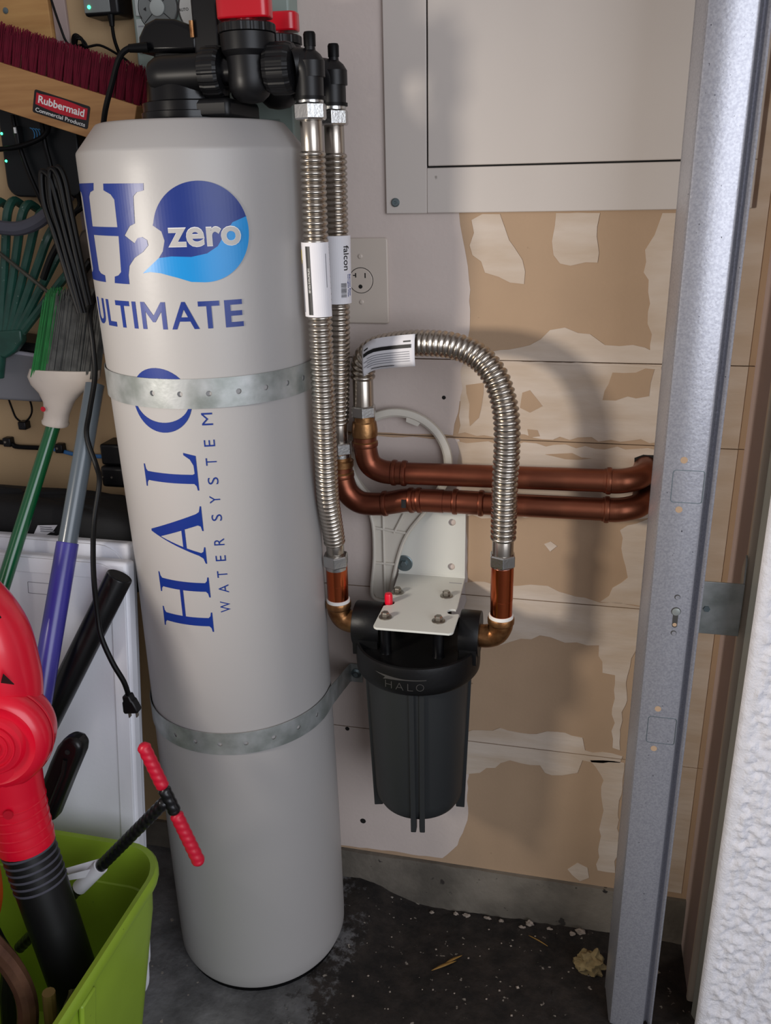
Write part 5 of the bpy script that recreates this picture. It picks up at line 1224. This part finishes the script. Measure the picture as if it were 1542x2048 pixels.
for k in range(6):
    mesh('tube_ridge', B().lathe([(0.0337, 0.010+0.010*k), (0.0346, 0.0112+0.010*k), (0.0346, 0.0122+0.010*k), (0.0337, 0.0135+0.010*k)], T0, td, 36, caps=False), 'grey_tube', tb)

# ------------------------------------------------------------------ tools in the tote
o = cable('hand_sickle', 'rusty brown curved steel tool lying in the green tote', 'tool', [(-0.700, -0.62, 0.500), (-0.682, -0.612, 0.450), (-0.668, -0.606, 0.415), (-0.654, -0.60, 0.378), (-0.640, -0.602, 0.340), (-0.634, -0.612, 0.305), (-0.638, -0.63, 0.26)], 0.0130, 'rust_steel')
cable('garden_shears', 'black curved tool handle behind the rusty steel tool in tote', 'tool', [(-0.706, -0.572, 0.470), (-0.700, -0.575, 0.42), (-0.692, -0.576, 0.385), (-0.680, -0.578, 0.360), (-0.674, -0.580, 0.340), (-0.685, -0.578, 0.30), (-0.70, -0.575, 0.22)], 0.0120, 'black_plastic')
cable('wooden_dowel', 'short olive wooden handle standing in the tote beside glove', 'tool', [(-0.6060, -0.600, 0.3430), (-0.6080, -0.602, 0.310), (-0.6100, -0.604, 0.270), (-0.613, -0.61, 0.20)], 0.0080, 'olive_wood')
cable('orange_trowel', 'bright orange tool grip poking up behind the blower tube', 'tool', [(-0.738, -0.53, 0.475), (-0.735, -0.532, 0.44), (-0.738, -0.535, 0.40), (-0.75, -0.54, 0.36)], 0.0260, 'orange_plastic')
def blob(name, label, cat, c, s, mt, seed, amp=0.25, freq=1.8, nU=20, nV=12):
    vs = []
    for j in range(nV+1):
        for i in range(nU):
            a = 2*PI*i/nU; v = -PI/2+PI*j/nV
            d = Vector((math.cos(a)*math.cos(v), math.sin(a)*math.cos(v), math.sin(v)))
            k = 1 + amp*mn.noise(d*freq + Vector((seed, 0, 0)))
            vs.append((c[0]+d.x*s[0]*k, c[1]+d.y*s[1]*k, c[2]+d.z*s[2]*k))
    fs = [(j*nU+i, j*nU+(i+1) % nU, (j+1)*nU+(i+1) % nU, (j+1)*nU+i) for j in range(nV) for i in range(nU)]
    o = mesh(name, (vs, fs), mt, smooth=50); return tag(o, label, cat)
blob('work_glove', 'crumpled olive green work glove inside the tote', 'glove', (-0.5840, -0.588, 0.300), (0.011, 0.022, 0.028), 'glove', 3.0, 0.5, 2.4)
blob('purple_cloth', 'dusty purple brown cloth at the bottom of the tote heap', 'cloth', (-0.690, -0.660, 0.275), (0.050, 0.038, 0.035), 'rust_steel', 8.0, 0.4, 2.0)

# ------------------------------------------------------------------ debris on the floor by the wall
def fz(x, y): return floor_z(x, y)
def blade_leaf(x, y, ang, L_, w, lbl):
    d = Vector((math.cos(ang), math.sin(ang), 0)); n_ = Vector((-d.y, d.x, 0)); vs = []; K = 8
    for i in range(K+1):
        s_ = -L_/2 + L_*i/K; ww = w*math.sin(PI*(i+0.3)/(K+0.6)); p = Vector((x, y, 0)) + d*s_
        zz = fz(p.x, p.y) + 0.0022 + 0.002*math.sin(PI*i/K)
        vs += [(p + n_*ww/2).to_tuple()[:2] + (zz,), p.to_tuple()[:2] + (zz+0.001,), (p - n_*ww/2).to_tuple()[:2] + (zz,)]
    fs = [(3*i+k, 3*i+3+k, 3*i+4+k, 3*i+1+k) for i in range(K) for k in range(2)]
    tag(mesh('dry_leaf', (vs, fs), 'leaf_dry', smooth=60, solid=0.0005), lbl, 'leaf', 'dry leaf blades on the dirty floor')
blade_leaf(-0.185, -0.158, 0.72, 0.050, 0.006, 'long curled dry leaf blade lying on the dark stained floor')
blade_leaf(-0.172, -0.140, 0.80, 0.040, 0.005, 'short dry leaf blade touching a longer one on the dark floor')
blade_leaf(-0.030, -0.060, -0.5, 0.040, 0.003, 'thin dry straw near the foot of the concrete kerb')
o = blob('foam_lump', 'yellowish crumbly foam lump on the floor beside the door track', 'lump', (0.060, -0.108, fz(0.060, -0.108)+0.016), (0.022, 0.018, 0.020), 'foam_rock', 1.0, 0.7, 2.6, 26, 16)
rd = random.Random(31)
flakes = [(-0.048, -0.020, 0.010), (-0.165, -0.022, 0.007), (-0.185, -0.021, 0.006), (0.043, -0.022, 0.011), (0.030, -0.028, 0.007), (-0.06, -0.030, 0.005), (-0.012, -0.024, 0.005), (-0.23, -0.026, 0.005), (-0.10, -0.022, 0.006), (-0.125, -0.02, 0.005)]
for x, y, s_ in flakes:
    o = blob('plaster_flake', 'pale plaster crumb lying along the foot of the concrete kerb', 'crumb', (x, y-0.002, fz(x, y)+s_*0.4), (s_*rd.uniform(.7, 1.4), s_*0.5, s_*0.45), 'plaster_flake', rd.uniform(0, 20), 0.8, 2.5, 12, 8); o['group'] = 'plaster crumbs at the kerb'
gb = B()
for k in range(60):
    x = rd.uniform(-0.345, 0.07); y = rd.uniform(-0.34, -0.03); s_ = rd.uniform(0.0008, 0.0026)*(1.5 if k % 12 == 0 else 1); z_ = fz(x, y) + s_*0.3
    a_ = rd.uniform(0, 3); c_, q_ = math.cos(a_)*s_, math.sin(a_)*s_
    gb.add([(x+c_, y+q_, z_), (x-q_, y+c_, z_), (x-c_, y-q_, z_), (x+q_, y-c_, z_), (x, y, z_+s_*0.8), (x, y, z_-s_*0.5)], [(0, 1, 4), (1, 2, 4), (2, 3, 4), (3, 0, 4), (1, 0, 5), (2, 1, 5), (3, 2, 5), (0, 3, 5)])
tag(mesh('floor_grit', gb, 'plaster_flake', smooth=0), 'pale grit scattered over the dark stained floor', 'grit', kind='stuff')
